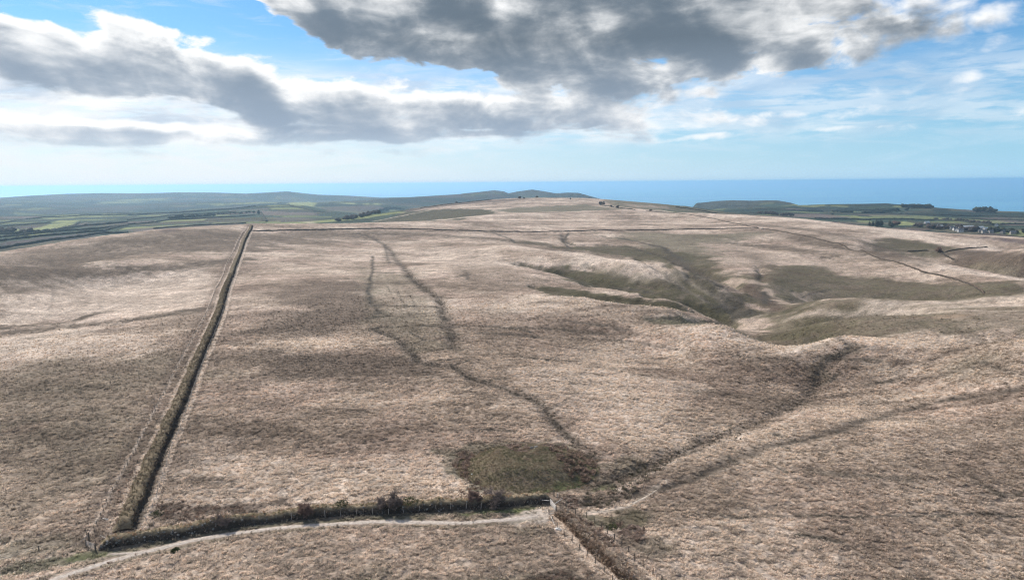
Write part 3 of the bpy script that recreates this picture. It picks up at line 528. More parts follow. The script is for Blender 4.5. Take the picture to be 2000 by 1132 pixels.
# ---- cover colour per vertex
def shade_ground():
    X, Y, D = FX, FY, FD
    n1 = fbm(X / 95, Y / 70, 4, 101); n2 = fbm(X / 26, Y / 15, 4, 111); n3 = fbm(X / 7.5, Y / 5.5, 3, 121); n4 = fbm(X / 300, Y / 300, 2, 131)
    k = np.clip(0.52 + 0.44 * n1 + 0.22 * n2 + 0.20 * n3, 0, 1)[..., None]
    C = np.where(k < 0.5, lerp(BROWN, STRAW, k * 2), lerp(STRAW, PALE, k * 2 - 1))
    pink = sstep(fbm(X / 40, Y / 40, 3, 141), -0.2, 0.6)[..., None]
    C = C * lerp(np.array((1.0, 0.99, 0.97)), np.array((1.02, 0.985, 0.975)), pink)
    # thin darker streaks of rush along the contours
    st = fbm((X + 4 * n1) / 34, (Y + 6 * n1) / 7.0, 4, 151)
    C = lerp(C, BROWN * 0.85, (0.6 * sstep(st, 0.22, 0.66) * sstep(D, 100, 260) * (1 - sstep(D, 900, 1400)))[..., None])
    # farmland beyond the moor
    a = np.degrees(np.arctan2(X, Y))
    far = sstep(D + 60 * n1, 1290, 1420) * sstep(-a + 2 * n4, 7.0, 9.0)
    far = np.maximum(far, sstep(D, 2750, 2900))
    far = np.maximum(far, sstep(D + 50 * n1, 1550, 1680) * sstep(a, 11.0, 13.0))
    ca, sa = math.cos(0.35), math.sin(0.35)
    xr = (X * ca + Y * sa) + 40 * fbm(X / 500, Y / 500, 2, 161); yr = (-X * sa + Y * ca) + 40 * fbm(X / 500 + 9, Y / 500, 2, 163)
    cw, ch = 190.0, 125.0
    row = np.floor(yr / ch); xo = xr + cw * 0.5 * (row % 2) + 37 * np.sin(row * 3.1)
    cell = np.floor(xo / cw)
    h = (_hash(cell, row, 5) % 1000) / 1000.0
    h2 = (_hash(cell, row, 6) % 1000) / 1000.0
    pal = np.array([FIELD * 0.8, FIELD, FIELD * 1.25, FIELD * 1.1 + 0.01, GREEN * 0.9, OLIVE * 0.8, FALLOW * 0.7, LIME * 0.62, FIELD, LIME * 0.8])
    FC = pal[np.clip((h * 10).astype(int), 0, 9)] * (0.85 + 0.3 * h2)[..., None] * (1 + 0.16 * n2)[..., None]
    fxm = np.abs(xo / cw - cell - 0.5); fym = np.abs(yr / ch - row - 0.5)
    edge = np.maximum(sstep(fxm, 0.5 - 8 / cw, 0.5 - 3 / cw), sstep(fym, 0.5 - 8 / ch, 0.5 - 3 / ch))
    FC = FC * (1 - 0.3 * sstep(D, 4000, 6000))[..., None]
    FC = lerp(FC, WOOD, (0.8 * edge)[..., None])
    wood = sstep(fbm(X / 620, Y / 520, 4, 171) + 0.22 * sstep(D, 4200, 5600) * (a < 0), 0.18, 0.36) * sstep(D, 2600, 4200)
    FC = lerp(FC, WOOD * (1 + 0.3 * n3)[..., None], (0.9 * wood)[..., None])
    heath = sstep(fbm(X / 900, Y / 700, 3, 181), 0.15, 0.4) * sstep(D, 4500, 6500)
    FC = lerp(FC, HEATH * 0.7, (0.7 * heath)[..., None])
    C = lerp(C, FC, far[..., None])
    # headlands and coastal hills carry heather and bracken
    coast = sstep(D, 6300, 6700) * sstep(a, -5.5, -4.5) * (1 - sstep(a, 7, 9)) + sstep(D, 5050, 5250) * sstep(a, 14.5, 15.5) * (1 - sstep(a, 22.0, 22.8))
    C = lerp(C, np.array((0.060, 0.062, 0.048)) * (1 + 0.35 * n2 + 0.3 * n1)[..., None], np.clip(coast, 0, 1)[..., None])
    # steep ground is short and green
    gx = np.gradient(GZ[:NF], axis=1) / np.gradient(GD[:NF], axis=1); gy = np.gradient(GZ[:NF], axis=0) / np.maximum(GD[:NF] * R(DAZ), .01)
    slope = np.hypot(gx, gy)
    C = lerp(C, GREEN * (1 + 0.25 * n3)[..., None], (sstep(slope + 0.05 * n2, 0.30, 0.50) * 0.75 * sstep(D, 250, 320) * (1 - sstep(D, 1500, 1800)))[..., None])
    rough = np.ones_like(X) * (1 - far)
    for pts, col, stg, fe, ra in poly_pts:
        s_ = bbox_sel(X, Y, pts, fe * 3 + ra * 3)
        if not s_.any(): continue
        xx, yy = X[s_], Y[s_]
        q = np.r_[pts, pts[:1]]
        sd_ = dist_line(xx, yy, q) * np.where(inside(xx, yy, pts), 1, -1)
        sd_ = sd_ + ra * (1.5 * fbm(xx / (ra * 2.6 + 1), yy / (ra * 2.0 + 1), 4, 191))
        m_ = sstep(sd_, -fe, fe) * stg * np.clip(1 + 0.25 * n3[s_] + 0.2 * n2[s_], 0, 1.15)
        m_ = np.clip(m_, 0, 1)
        gv = 2.4 if col is GREEN else 1.0
        C[s_] = lerp(C[s_], col * np.clip(1 + gv * (0.16 * n3[s_] + 0.12 * n2[s_]), 0.45, 1.8)[:, None], m_[:, None])
        if col is EARTH or col is GREEN or col is LUSH: rough[s_] *= 1 - 0.85 * m_
        elif col is OLIVE: rough[s_] *= 1 - 0.35 * m_
    for pts, w, stg in pale_pts:
        s_ = bbox_sel(X, Y, pts, w * 4)
        dl = dist_line(X[s_] + 0.25 * w * n2[s_], Y[s_] + 0.25 * w * n2[s_], pts)
        m_ = np.exp(-(dl / (w * 0.6)) ** 2) * stg * np.clip(0.9 + 0.5 * n3[s_], 0.2, 1.1)
        C[s_] = lerp(C[s_], PALE * 1.04, np.clip(m_, 0, 1)[:, None])
    for pts, w, stg in dark_pts:
        s_ = bbox_sel(X, Y, pts, w * 4)
        ww = w * (0.85 + 0.5 * gnoise(X[s_] / (w * 4 + 4), Y[s_] / (w * 4 + 4), 201))
        dl = dist_line(X[s_] + 0.4 * w * n2[s_] + 0.4 * n3[s_], Y[s_] + 0.4 * w * n3[s_], pts)
        m_ = np.exp(-(dl / np.maximum(ww * 0.6, 0.3)) ** (2 if w < 8 else 3)) * stg * np.clip(0.95 + 0.6 * n3[s_] + 0.25 * n2[s_], 0.1, 1.15)
        m_ = np.clip(m_, 0, 1)
        C[s_] = lerp(C[s_], (DARK if w < 8 else BROWN * 0.62 + OLIVE * 0.12), m_[:, None]); rough[s_] *= 1 - 0.4 * m_
    dm = np.clip(drainmask * np.clip(0.85 + 0.5 * n3, 0.2, 1.1), 0, 1)
    C = lerp(C, lerp(DARK * 0.9, HEATH, 0.25), (0.95 * dm)[..., None])
    rough *= 1 - 0.92 * dm
    return np.clip(C, 0.008, 0.8), rough, n2, n3
COVER, ROUGH, N2, N3 = shade_ground()

# ------------------------------------------------------------------ mounds, banks and tracks (plan first, so that the ground can make room for them)
MOUND_C = 0.5 * (hit(893, 906) + hit(1165, 906))
_t = hit(1020, 868); _b = hit(1000, 962)
MOUND_RX = 0.5 * np.hypot(*(hit(893, 906) - hit(1165, 906))); MOUND_RY = 0.5 * np.hypot(*(_t - _b)); MOUND_C = np.array([MOUND_C[0], 0.5 * (_t[1] + _b[1])])
BANKS = dict(
    long=[(243, 1036), (252, 1013), (262, 990), (283, 938), (306, 883), (328, 837), (350, 789), (384, 706), (411, 648), (428, 608), (445, 552), (460, 514), (474, 476), (484, 455), (491, 441)],
    lane=[(196, 1066), (222, 1062), (280, 1053), (336, 1045), (400, 1033), (498, 1018), (585, 1008), (665, 1001), (744, 997), (837, 993), (898, 990), (982, 983), (1040, 979), (1074, 973)],
    corner=[(1094, 1002), (1110, 1016), (1129, 1035), (1158, 1066), (1184, 1091), (1218, 1120), (1245, 1145), (1290, 1186)],
)
BANK_PTS = {k: smooth_line(line(v), 1.0, 2) for k, v in BANKS.items()}
TRACK = smooth_line(line([(40, 1150), (101, 1132), (207, 1097), (278, 1078), (371, 1055), (450, 1042), (532, 1031), (600, 1026), (665, 1021.5), (744, 1017.5), (824, 1019), (898, 1021), (956, 1016), (1009, 1012), (1050, 1006)]), 1.0, 3)
SPUR = smooth_line(line([(214, 1081), (240, 1080), (262, 1078.5), (285, 1075)]), 1.0, 2)
FOOT = smooth_line(line([(1140, 1001), (1160, 1000), (1190, 996), (1230, 988), (1250, 974), (1285, 952)]), 1.0, 2)

def flatten(pts, w, amt=1.0):
    s_ = bbox_sel(FX, FY, pts, w + 3)
    dl = dist_line(FX[s_], FY[s_], pts); ROUGH[s_] *= 1 - amt * (1 - sstep(dl, w * 0.6, w * 1.3))
def tint(pts, w, col, st, inner=0.0, off=0.0):
    """colour a strip w metres either side of a line shifted by off metres to its right"""
    q = np.asarray(pts)
    if off:
        tn = np.gradient(q, axis=0); tn /= np.linalg.norm(tn, axis=1, keepdims=True) + 1e-9
        q = q + off * np.c_[tn[:, 1], -tn[:, 0]]
    s_ = bbox_sel(FX, FY, q, w * 3)
    dl = dist_line(FX[s_] + 0.25 * N3[s_], FY[s_] + 0.25 * N3[s_], q)
    m_ = (1 - sstep(dl, w * 0.55, w * 1.25)) * st * np.clip(0.9 + 0.5 * N3[s_], 0.2, 1.1)
    COVER[s_] = lerp(COVER[s_], col, np.clip(m_, 0, 1)[:, None])
_lb = BANK_PTS['long']
tint(_lb, 6.0, HEATH * 1.35, 0.55, off=-4.0)
tint(_lb, 0.7, PALE * 0.9, 0.7, off=-2.9); tint(_lb, 1.2, PALE * 0.95, 0.75, off=3.6); tint(_lb, 0.6, PALE * 0.9, 0.6, off=-6.6); tint(_lb, 0.8, DARK, 0.7, off=2.3); tint(_lb, 0.45, BROWN, 0.7, off=4.9)
tint(BANK_PTS['lane'], 1.2, DARK, 0.7, off=2.0); tint(BANK_PTS['lane'], 2.2, HEATH, 0.5, off=-2.4)
tint(BANK_PTS['corner'][6:], 1.5, PALE * 0.98, 0.85, off=3.2); tint(BANK_PTS['corner'][20:], 0.9, PALE, 0.75, off=-4.0); tint(BANK_PTS['corner'], 1.2, HEATH, 0.6, off=-2.4)
for p, w in ((TRACK, 0.75), (SPUR, 0.5)): flatten(p, w + 0.6); tint(p, w, EARTH, 0.9); 
tint(TRACK, 0.5, OLIVE, 0.5, off=-1.7); tint(TRACK, 0.6, OLIVE, 0.5, off=1.7)
flatten(FOOT, 0.8, 0.8)
for k in BANK_PTS: flatten(BANK_PTS[k], 2.6, 0.9)
ROUGH[:, :12] *= 0.3
# the ground itself is tussocky: humps of a metre or two, half a foot high
micro = ROUGH * sstep(FD, 70, 105) * (0.16 * fbm(FX / 2.4, FY / 2.0, 3, 301, 0.6) + 0.22 * gnoise(FX / 6.5, FY / 5.0, 311)) * (1 - 0.4 * sstep(FD, 500, 900))
micro += ROUGH * sstep(FD, 350, 600) * (1 - sstep(FD, 1600, 2200)) * 0.35 * fbm(FX / 11, FY / 11, 2, 321)
GZ[:NF] += micro
# hard seam with the coarse sector
def gh(x, y): return ground(x, y)

# ------------------------------------------------------------------ object helpers
def link(name, me, mat=None, parent=None, loc=(0, 0, 0), rot=(0, 0, 0), scale=(1, 1, 1)):
    o = bpy.data.objects.new(name, me)
    if mat is not None and me is not None and not me.materials: me.materials.append(mat)
    o.location = loc; o.rotation_euler = rot; o.scale = scale
    o.parent = parent
    COL.objects.link(o); return o
def tag(o, label=None, cat=None, group=None, kind=None):
    for k, v in (('label', label), ('category', cat), ('group', group), ('kind', kind)):
        if v: o[k] = v
    return o
def empty(name, loc, label, cat, group=None, rot=0.0):
    o = link(name, None, loc=loc, rot=(0, 0, rot)); o.empty_display_size = 0.5
    return tag(o, label, cat, group)
def mesh_np(name, co, faces, smooth=True, color=None):
    me = bpy.data.meshes.new(name)
    co = np.asarray(co, np.float32); faces = np.asarray(faces, np.int32); k = faces.shape[1]
    me.vertices.add(len(co)); me.vertices.foreach_set('co', co.ravel())
    me.loops.add(faces.size); me.loops.foreach_set('vertex_index', faces.ravel())
    me.polygons.add(len(faces)); me.polygons.foreach_set('loop_start', np.arange(0, faces.size, k, dtype=np.int32)); me.polygons.foreach_set('loop_total', np.full(len(faces), k, np.int32))
    me.update(calc_edges=True)
    if smooth: me.polygons.foreach_set('use_smooth', np.ones(len(faces), bool))
    if color is not None:
        a = me.color_attributes.new('cover', 'FLOAT_COLOR', 'POINT')
        cc = np.ones((len(co), 4), np.float32); cc[:, :3] = color; a.data.foreach_set('color', cc.ravel())
    return me
def mat_new(name, rough=0.9):
    m = bpy.data.materials.new(name); m.use_nodes = True
    b = m.node_tree.nodes['Principled BSDF']; b.inputs['Roughness'].default_value = rough; b.inputs['Specular IOR Level'].default_value = 0.25
    return m, NT(m.node_tree), b
def bump(t, b, h, strength=0.5, dist=0.1):
    n = t.n.new('ShaderNodeBump'); n.inputs['Strength'].default_value = strength; n.inputs['Distance'].default_value = dist
    t.put(n.inputs['Height'], h); t.l.new(n.outputs[0], b.inputs['Normal'])
def mottled(name, c1, c2, scale=2.0, rough=0.9, bs=0.4, bd=0.05, attr=None, lo=0.35, hi=0.65):
    m, t, b = mat_new(name, rough)
    g = t.n.new('ShaderNodeNewGeometry')
    oi = t.n.new('ShaderNodeObjectInfo')
    nf = t.noise(g.outputs['Position'], scale, 5, 0.62).outputs['Fac']
    c = t.mix(t.lin(nf, lo, hi), c1, c2)
    c = t.mix(1.0, c, t.mix(oi.outputs['Random'], (0.82, 0.82, 0.82), (1.15, 1.13, 1.1)), 'MULTIPLY')
    t.put(b.inputs['Base Color'], c)
    if bs: bump(t, b, nf, bs, bd)
    return m

# ------------------------------------------------------------------ ground sheet
def ground_material():
    m, t, b = mat_new('moor_cover', 1.0)
    b.inputs['Specular IOR Level'].default_value = 0.1
    g = t.n.new('ShaderNodeNewGeometry'); pos = g.outputs['Position']
    at = t.n.new('ShaderNodeAttribute'); at.attribute_name = 'cover'
    rr = t.n.new('ShaderNodeAttribute'); rr.attribute_name = 'rough'
    ps = t.vm('MULTIPLY', pos, (1.0, 1.25, 1.0))
    n0 = t.noise(ps, 1.0, 4, 0.70, 0.3).outputs['Fac']
    n1 = t.noise(ps, 0.26, 5, 0.62, 0.3).outputs['Fac']
    n2 = t.noise(pos, 0.045, 4, 0.55).outputs['Fac']
    f = t.lin(n0, 0.32, 0.68, 0.38, 1.6)
    f = t.m('MULTIPLY', f, t.lin(n1, 0.32, 0.68, 0.72, 1.27))
    f = t.m('MULTIPLY', f, t.lin(n2, 0.32, 0.68, 0.86, 1.14))
    f = t.m('MULTIPLY', f, t.ss(t.vm('LENGTH', pos), 250.0, 430.0, 0.88, 1.0))
    f1 = t.m('ADD', t.m('MULTIPLY', t.m('SUBTRACT', f, 1.0), t.lin(rr.outputs['Fac'], 0, 1, 0.55, 1.0)), 1.0)
    c = t.mix(1.0, at.outputs['Color'], t.comb(f1, f1, f1), 'MULTIPLY')
    warm = t.noise(pos, 0.5, 3, 0.5).outputs['Fac']
    c = t.mix(1.0, c, t.mix(t.lin(warm, 0.35, 0.65), (1.02, 0.995, 0.97), (0.99, 1.0, 1.0)), 'MULTIPLY')
    t.put(b.inputs['Base Color'], c)
    h = t.m('ADD', t.m('MULTIPLY', n0, 0.5), t.m('MULTIPLY', n1, 1.4))
    bump(t, b, h, 0.75, 0.9)
    return m
MAT_GROUND = ground_material()
def build_ground():
    idx = np.arange(NC * NR).reshape(NC, NR)
    nxt = np.r_[np.arange(1, NC), 0]
    a = idx[:, :-1]; bq = idx[nxt][:, :-1]; c = idx[nxt][:, 1:]; d = idx[:, 1:]
    # the coarse sector needs only every eighth row
    fn = np.stack([a, d, c, bq], -1)
    fines = fn[:NF - 1].reshape(-1, 4)
    keep = np.unique(np.r_[0, np.arange(0, NR, 6), NR - 1])
    A = idx[NF - 1:][:, keep]; A = np.r_[A, idx[:1][:, keep]]
    co_f = np.stack([A[:-1, :-1], A[:-1, 1:], A[1:, 1:], A[1:, :-1]], -1).reshape(-1, 4)
    co = np.stack([GX, GY, GZ], -1).reshape(-1, 3)
    col = np.empty((NC, NR, 3), np.float32); col[:NF] = COVER
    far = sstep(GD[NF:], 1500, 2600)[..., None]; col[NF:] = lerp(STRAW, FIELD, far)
    used = np.zeros(NC * NR, bool); used[fines.ravel()] = True; used[co_f.ravel()] = True
    remap = np.cumsum(used) - 1
    me = mesh_np('ground', co[used], remap[np.r_[fines, co_f]], True, col.reshape(-1, 3)[used])
    r = me.attributes.new('rough', 'FLOAT', 'POINT'); rv = np.zeros((NC, NR), np.float32); rv[:NF] = ROUGH; r.data.foreach_set('value', rv.ravel()[used])
    o = link('ground', me, MAT_GROUND); tag(o, kind='structure')
build_ground()

# ------------------------------------------------------------------ sea and haze
def build_sea():
    rr_ = np.geomspace(3000, 95000, 60); an = np.linspace(0, 2 * math.pi, 241)[:-1]
    co = [(r * math.sin(a), r * math.cos(a), -480.0) for r in rr_ for a in an]
    n = len(an); f = [(i * n + j, i * n + (j + 1) % n, (i + 1) * n + (j + 1) % n, (i + 1) * n + j) for i in range(len(rr_) - 1) for j in range(n)]
    m, t, b = mat_new('sea_water', 0.32)
    g = t.n.new('ShaderNodeNewGeometry'); pos = g.outputs['Position']
    nf = t.noise(t.vm('MULTIPLY', pos, (0.25, 1, 1)), 0.00035, 5, 0.6).outputs['Fac']
    t.put(b.inputs['Base Color'], t.mix(t.lin(nf, 0.35, 0.65), (0.07, 0.29, 0.40), (0.12, 0.37, 0.48)))
    t.put(b.inputs['Roughness'], t.lin(nf, 0.35, 0.65, 0.42, 0.30))
    b.inputs['Specular IOR Level'].default_value = 0.5
    o = link('sea', mesh_np('sea', co, f), m); tag(o, kind='structure')
build_sea()
def build_haze():
    bm = bmesh.new(); bmesh.ops.create_cube(bm, size=1.0)
    me = bpy.data.meshes.new('haze'); bm.to_mesh(me); bm.free()
    m = bpy.data.materials.new('haze_air'); m.use_nodes = True; nt = m.node_tree; nt.nodes.clear()
    out = nt.nodes.new('ShaderNodeOutputMaterial'); v = nt.nodes.new('ShaderNodeVolumePrincipled')
    v.inputs['Color'].default_value = (0.47, 0.73, 0.95, 1); v.inputs['Density'].default_value = 5.4e-5; v.inputs['Anisotropy'].default_value = 0.50
    nt.links.new(v.outputs[0], out.inputs['Volume'])
    o = link('haze', me, m, loc=(0, 0, (-492 + 96) / 2), scale=(196000, 196000, 588)); tag(o, kind='stuff')
build_haze()
scene.cycles.volume_bounces = 2
scene.cycles.use_denoising = True
scene.cycles.denoiser = 'OPENIMAGEDENOISE'
scene.cycles.denoising_input_passes = 'RGB_ALBEDO'
scene.cycles.denoising_prefilter = 'NONE'
scene.cycles.filter_width = 1.15

# ------------------------------------------------------------------ grass tussocks (one mass nobody could count)
def tuft_mesh(name, n, rad, h, lean, width, seed, droop=0.5):
    r = random.Random(seed); co = []; f = []
    for i in range(n):
        a = r.random() * 2 * math.pi; rr_ = rad * 0.35 * math.sqrt(r.random())
        x, y = rr_ * math.cos(a), rr_ * math.sin(a)
        out = rad * (0.35 + 0.65 * r.random()); hh = h * (0.55 + 0.6 * r.random())
        tx, ty = x + out * math.cos(a) + lean[0] * hh, y + out * math.sin(a) + lean[1] * hh
        mx, my, mz = x + 0.4 * (tx - x), y + 0.4 * (ty - y), hh * 0.85
        tz = hh * (1.0 - droop * r.random()); w = width * (0.7 + 0.6 * r.random())
        px, py = -math.sin(a) * w, math.cos(a) * w
        k = len(co)
        co += [(x - px, y - py, -0.08), (x + px, y + py, -0.08), (mx + px * .8, my + py * .8, mz), (mx - px * .8, my - py * .8, mz), (tx, ty, tz)]
        f += [(k, k + 1, k + 2), (k, k + 2, k + 3), (k + 3, k + 2, k + 4)]
    return mesh_np(name, co, f, False)
def tuft_material(name, attr=True, base=None, lo=0.6, hi=1.3):
    m, t, b = mat_new(name, 0.85)
    if attr:
        at = t.n.new('ShaderNodeAttribute'); at.attribute_type = 'INSTANCER'; at.attribute_name = 'col'; c = at.outputs['Color']
    else: c = t.mix(0.0, base, base)
    g = t.n.new('ShaderNodeNewGeometry')
    c = t.mix(1.0, c, t.mix(g.outputs['Random Per Island'], (lo, lo, lo), (hi, hi * 0.99, hi * 0.97)), 'MULTIPLY')
    t.put(b.inputs['Base Color'], c); b.inputs['Specular IOR Level'].default_value = 0.15
    tr = t.n.new('ShaderNodeBsdfTranslucent'); t.put(tr.inputs[0], c)
    mx = t.n.new('ShaderNodeMixShader'); mx.inputs[0].default_value = 0.32
    t.l.new(b.outputs[0], mx.inputs[1]); t.l.new(tr.outputs[0], mx.inputs[2])
    out = [n for n in t.n if n.type == 'OUTPUT_MATERIAL'][0]; t.l.new(mx.outputs[0], out.inputs[0])
    return m
def scatter(name, xs, ys, zs, scl, rot, col, meshes, mat, parent=None):
    """points carrying scale, turn and colour, with a tuft set on each by geometry nodes"""
    for me in meshes:
        if not me.materials: me.materials.append(mat)
    pm = bpy.data.meshes.new(name); n = len(xs)
    pm.vertices.add(n); pm.vertices.foreach_set('co', np.c_[xs, ys, zs].astype(np.float32).ravel())
    for an, ty, val in (('scl', 'FLOAT', scl), ('rot', 'FLOAT', rot)):
        pm.attributes.new(an, ty, 'POINT').data.foreach_set('value', np.asarray(val, np.float32))
    pm.attributes.new('pick', 'INT', 'POINT').data.foreach_set('value', RNG.integers(0, len(meshes), n).astype(np.int32))
    cc = np.ones((n, 4), np.float32); cc[:, :3] = col
    pm.attributes.new('col', 'FLOAT_COLOR', 'POINT').data.foreach_set('color', cc.ravel())
    o = link(name, pm, mat, parent); tag(o, kind='stuff')
    g = bpy.data.node_groups.new(name + '_nodes', 'GeometryNodeTree')
    g.interface.new_socket('Geometry', in_out='INPUT', socket_type='NodeSocketGeometry'); g.interface.new_socket('Geometry', in_out='OUTPUT', socket_type='NodeSocketGeometry')
    N, L = g.nodes, g.links
    gi, go = N.new('NodeGroupInput'), N.new('NodeGroupOutput')
    def na(nm, ty):
        k = N.new('GeometryNodeInputNamedAttribute'); k.data_type = ty; k.inputs[0].default_value = nm; return k.outputs[0]
    join = N.new('GeometryNodeJoinGeometry')
    pick = na('pick', 'INT'); sc_ = na('scl', 'FLOAT'); ro = na('rot', 'FLOAT')
    cx = N.new('ShaderNodeCombineXYZ'); L.new(ro, cx.inputs[2])
    m2p = N.new('GeometryNodeMeshToPoints'); L.new(gi.outputs[0], m2p.inputs[0])
    for i, me in enumerate(meshes):
        ob = bpy.data.objects.get(me.name + '_source')
        if ob is None:
            ob = bpy.data.objects.new(me.name + '_source', me)       # unlinked: only a source for the scatter
        oi = N.new('GeometryNodeObjectInfo'); oi.inputs[0].default_value = ob
        cmpn = N.new('FunctionNodeCompare'); cmpn.data_type = 'INT'; cmpn.operation = 'EQUAL'
        L.new(pick, cmpn.inputs[2]); cmpn.inputs[3].default_value = i
        io = N.new('GeometryNodeInstanceOnPoints')
        L.new(m2p.outputs[0], io.inputs['Points']); L.new(cmpn.outputs[0], io.inputs['Selection']); L.new(oi.outputs['Geometry'], io.inputs['Instance'])
        L.new(cx.outputs[0], io.inputs['Rotation']); L.new(sc_, io.inputs['Scale'])
        L.new(io.outputs[0], join.inputs[0])
    L.new(join.outputs[0], go.inputs[0])
    md = o.modifiers.new('scatter', 'NODES'); md.node_group = g
    return o
def lookup(A, x, y):
    a = np.degrees(np.arctan2(x, y)); d = np.hypot(x, y)
    i = np.clip(np.rint((a - AZ0) / DAZ), 0, NF - 1).astype(int); j = np.clip(np.rint(np.interp(d, ROWS, np.arange(NR))), 0, NR - 1).astype(int)
    return A[i, j]
WIND = (0.45, -0.25)
TUFTS = [tuft_mesh('grass_tuft', 13, 0.42, 0.40, WIND, 0.035, 1), tuft_mesh('grass_tuft_b', 11, 0.36, 0.34, WIND, 0.035, 2), tuft_mesh('grass_tuft_c', 15, 0.50, 0.36, WIND, 0.032, 3, 0.7)]
MAT_TUFT = tuft_material('dead_moor_grass')
def mound_r(x, y): return np.hypot((x - MOUND_C[0]) / MOUND_RX, (y - MOUND_C[1]) / MOUND_RY)
def build_grass():
    n = 300000
    a = RNG.uniform(R(-40), R(40), n)
    # thick near the drone, thinning with distance
    t = RNG.random(n); d = 104 * (460 / 104.0) ** (t ** 0.95)
    x, y = d * np.sin(a), d * np.cos(a)
    rg = lookup(ROUGH, x, y); clump = fbm(x / 2.6, y / 2.2, 2, 401)
    keep = (rg * (1 - sstep(d, 280, 455)) > RNG.random(n) * 0.9) & (clump + 0.12 > RNG.random(n) * 0.7 - 0.25) & (mound_r(x, y) > 1.02)
    x, y, d = x[keep], y[keep], d[keep]; col = lookup(COVER, x, y)
    var = 1 + 0.17 * RNG.standard_normal(len(x)) + 0.42 * gnoise(x / 2.2, y / 1.9, 411)
    col = col * np.clip(var, 0.4, 1.8)[:, None] * 1.52
    lum = (col @ np.array((0.3, 0.6, 0.1)))[:, None]; col = (lum + (col - lum) * 0.84) * np.array((0.99, 1.0, 0.98))
    col = np.clip(col * np.minimum(1, 0.78 / col.max(1))[:, None], 0.01, 0.78)
    s = (0.70 + 0.7 * RNG.random(len(x)) ** 2) * np.interp(d, [100, 250, 460], [1.1, 1.4, 1.8])
    scatter('moor_grass', x, y, gh(x, y) - 0.03, s, RNG.uniform(-0.9, 0.9, len(x)), col, TUFTS, MAT_TUFT)
build_grass()

# ------------------------------------------------------------------ the grassy burial mound
MAT_TURF = None
def turf_material(name):
    m, t, b = mat_new(name, 1.0); b.inputs['Specular IOR Level'].default_value = 0.1
    at = t.n.new('ShaderNodeAttribute'); at.attribute_name = 'cover'
    g = t.n.new('ShaderNodeNewGeometry'); pos = g.outputs['Position']
    n0 = t.noise(pos, 2.2, 5, 0.65).outputs['Fac']; n1 = t.noise(pos, 0.5, 4, 0.6).outputs['Fac']
    f = t.m('MULTIPLY', t.lin(n0, 0.3, 0.7, 0.6, 1.4), t.lin(n1, 0.3, 0.7, 0.75, 1.25))
    t.put(b.inputs['Base Color'], t.mix(1.0, at.outputs['Color'], t.comb(f, f, f), 'MULTIPLY'))
    bump(t, b, t.m('ADD', n0, n1), 0.6, 0.3)
    return m
MAT_TURF = turf_material('turf')
def mound_h(x, y):
    r = mound_r(x, y) + 0.05 * gnoise(x / 7.0, y / 7.0, 505)
    base = 2.8 * (1 - sstep(r, 0.40, 1.02))
    # dug hollow near the top
    hx, hy = HOLLOW
    q = np.hypot((x - hx) / 4.2, (y - hy) / 4.6)
    base = base - 1.7 * np.exp(-(q * 1.4) ** 2) + 0.35 * np.exp(-((q - 1.25) / 0.3) ** 2)
    rim = sstep(r, 0.98, 1.10)
    return base - 0.6 * rim
HOLLOW = hit(1018, 893) + np.array([0.0, 1.0])
def build_mound():
    nr, na_ = 70, 160
    rr_ = np.linspace(0.0, 1.12, nr)[1:]; an = np.linspace(0, 2 * math.pi, na_ + 1)[:-1]
    A, Rr = np.meshgrid(an, rr_, indexing='xy')
    x = np.r_[MOUND_C[0], (MOUND_C[0] + MOUND_RX * Rr * np.cos(A)).ravel()]; y = np.r_[MOUND_C[1], (MOUND_C[1] + MOUND_RY * Rr * np.sin(A)).ravel()]
    z = ground(x, y) * 1.0 + mound_h(x, y) + 0.06 * fbm(x / 1.3, y / 1.3, 3, 511)
    n = na_; f = [(i * n + j + 1, i * n + (j + 1) % n + 1, (i + 1) * n + (j + 1) % n + 1, (i + 1) * n + j + 1) for i in range(nr - 2) for j in range(n)]
    f += [(0, j + 1, (j + 1) % n + 1, 0)[:4] if False else (j + 1, (j + 1) % n + 1, 0, 0) for j in range(n)]
    f4 = np.array([q for q in f if q[2] != q[3]]); f3 = [(j + 1, (j + 1) % n + 1, 0) for j in range(n)]
    n2 = fbm(x / 5, y / 5, 3, 521); n3 = fbm(x / 1.6, y / 1.6, 3, 523)
    c = lerp(np.array((0.165, 0.132, 0.090)), np.array((0.110, 0.102, 0.062)), sstep(n2, -0.3, 0.5)[:, None])
    dx, dy = (x - MOUND_C[0]) / MOUND_RX, (y - MOUND_C[1]) / MOUND_RY
    c = lerp(c, np.array((0.20, 0.155, 0.095)), (0.6 * sstep(-dx + 0.3 * n2, -0.1, 0.7))[:, None])
    c = lerp(c, HEATH * 1.2, (0.6 * sstep(n3, 0.15, 0.5))[:, None])
    c = lerp(c, LUSH, (0.7 * sstep(dx - dy + 0.4 * n2, 0.9, 1.3))[:, None])
    bm = bmesh.new(); vs = [bm.verts.new(p) for p in zip(x, y, z)]
    for q in f4: bm.faces.new([vs[k] for k in q])
    for q in f3: bm.faces.new([vs[k] for k in q])
    me = bpy.data.meshes.new('burial_mound'); bm.to_mesh(me); bm.free()
    me.polygons.foreach_set('use_smooth', np.ones(len(me.polygons), bool))
    a = me.color_attributes.new('cover', 'FLOAT_COLOR', 'POINT'); cc = np.ones((len(x), 4), np.float32); cc[:, :3] = np.clip(c, .01, .7); a.data.foreach_set('color', cc.ravel())
    o = link('burial_mound', me, MAT_TURF)
    return tag(o, 'low round turf mound ringed with brown heather, hollow dug near its top', 'burial mound')
MOUND = build_mound()
def surf(x, y):
    """height of whatever carries a plant or a stone: ground or mound"""
    z = ground(x, y); r = mound_r(x, y)
    return np.where(r < 1.05, z + np.maximum(mound_h(x, y), 0), z)

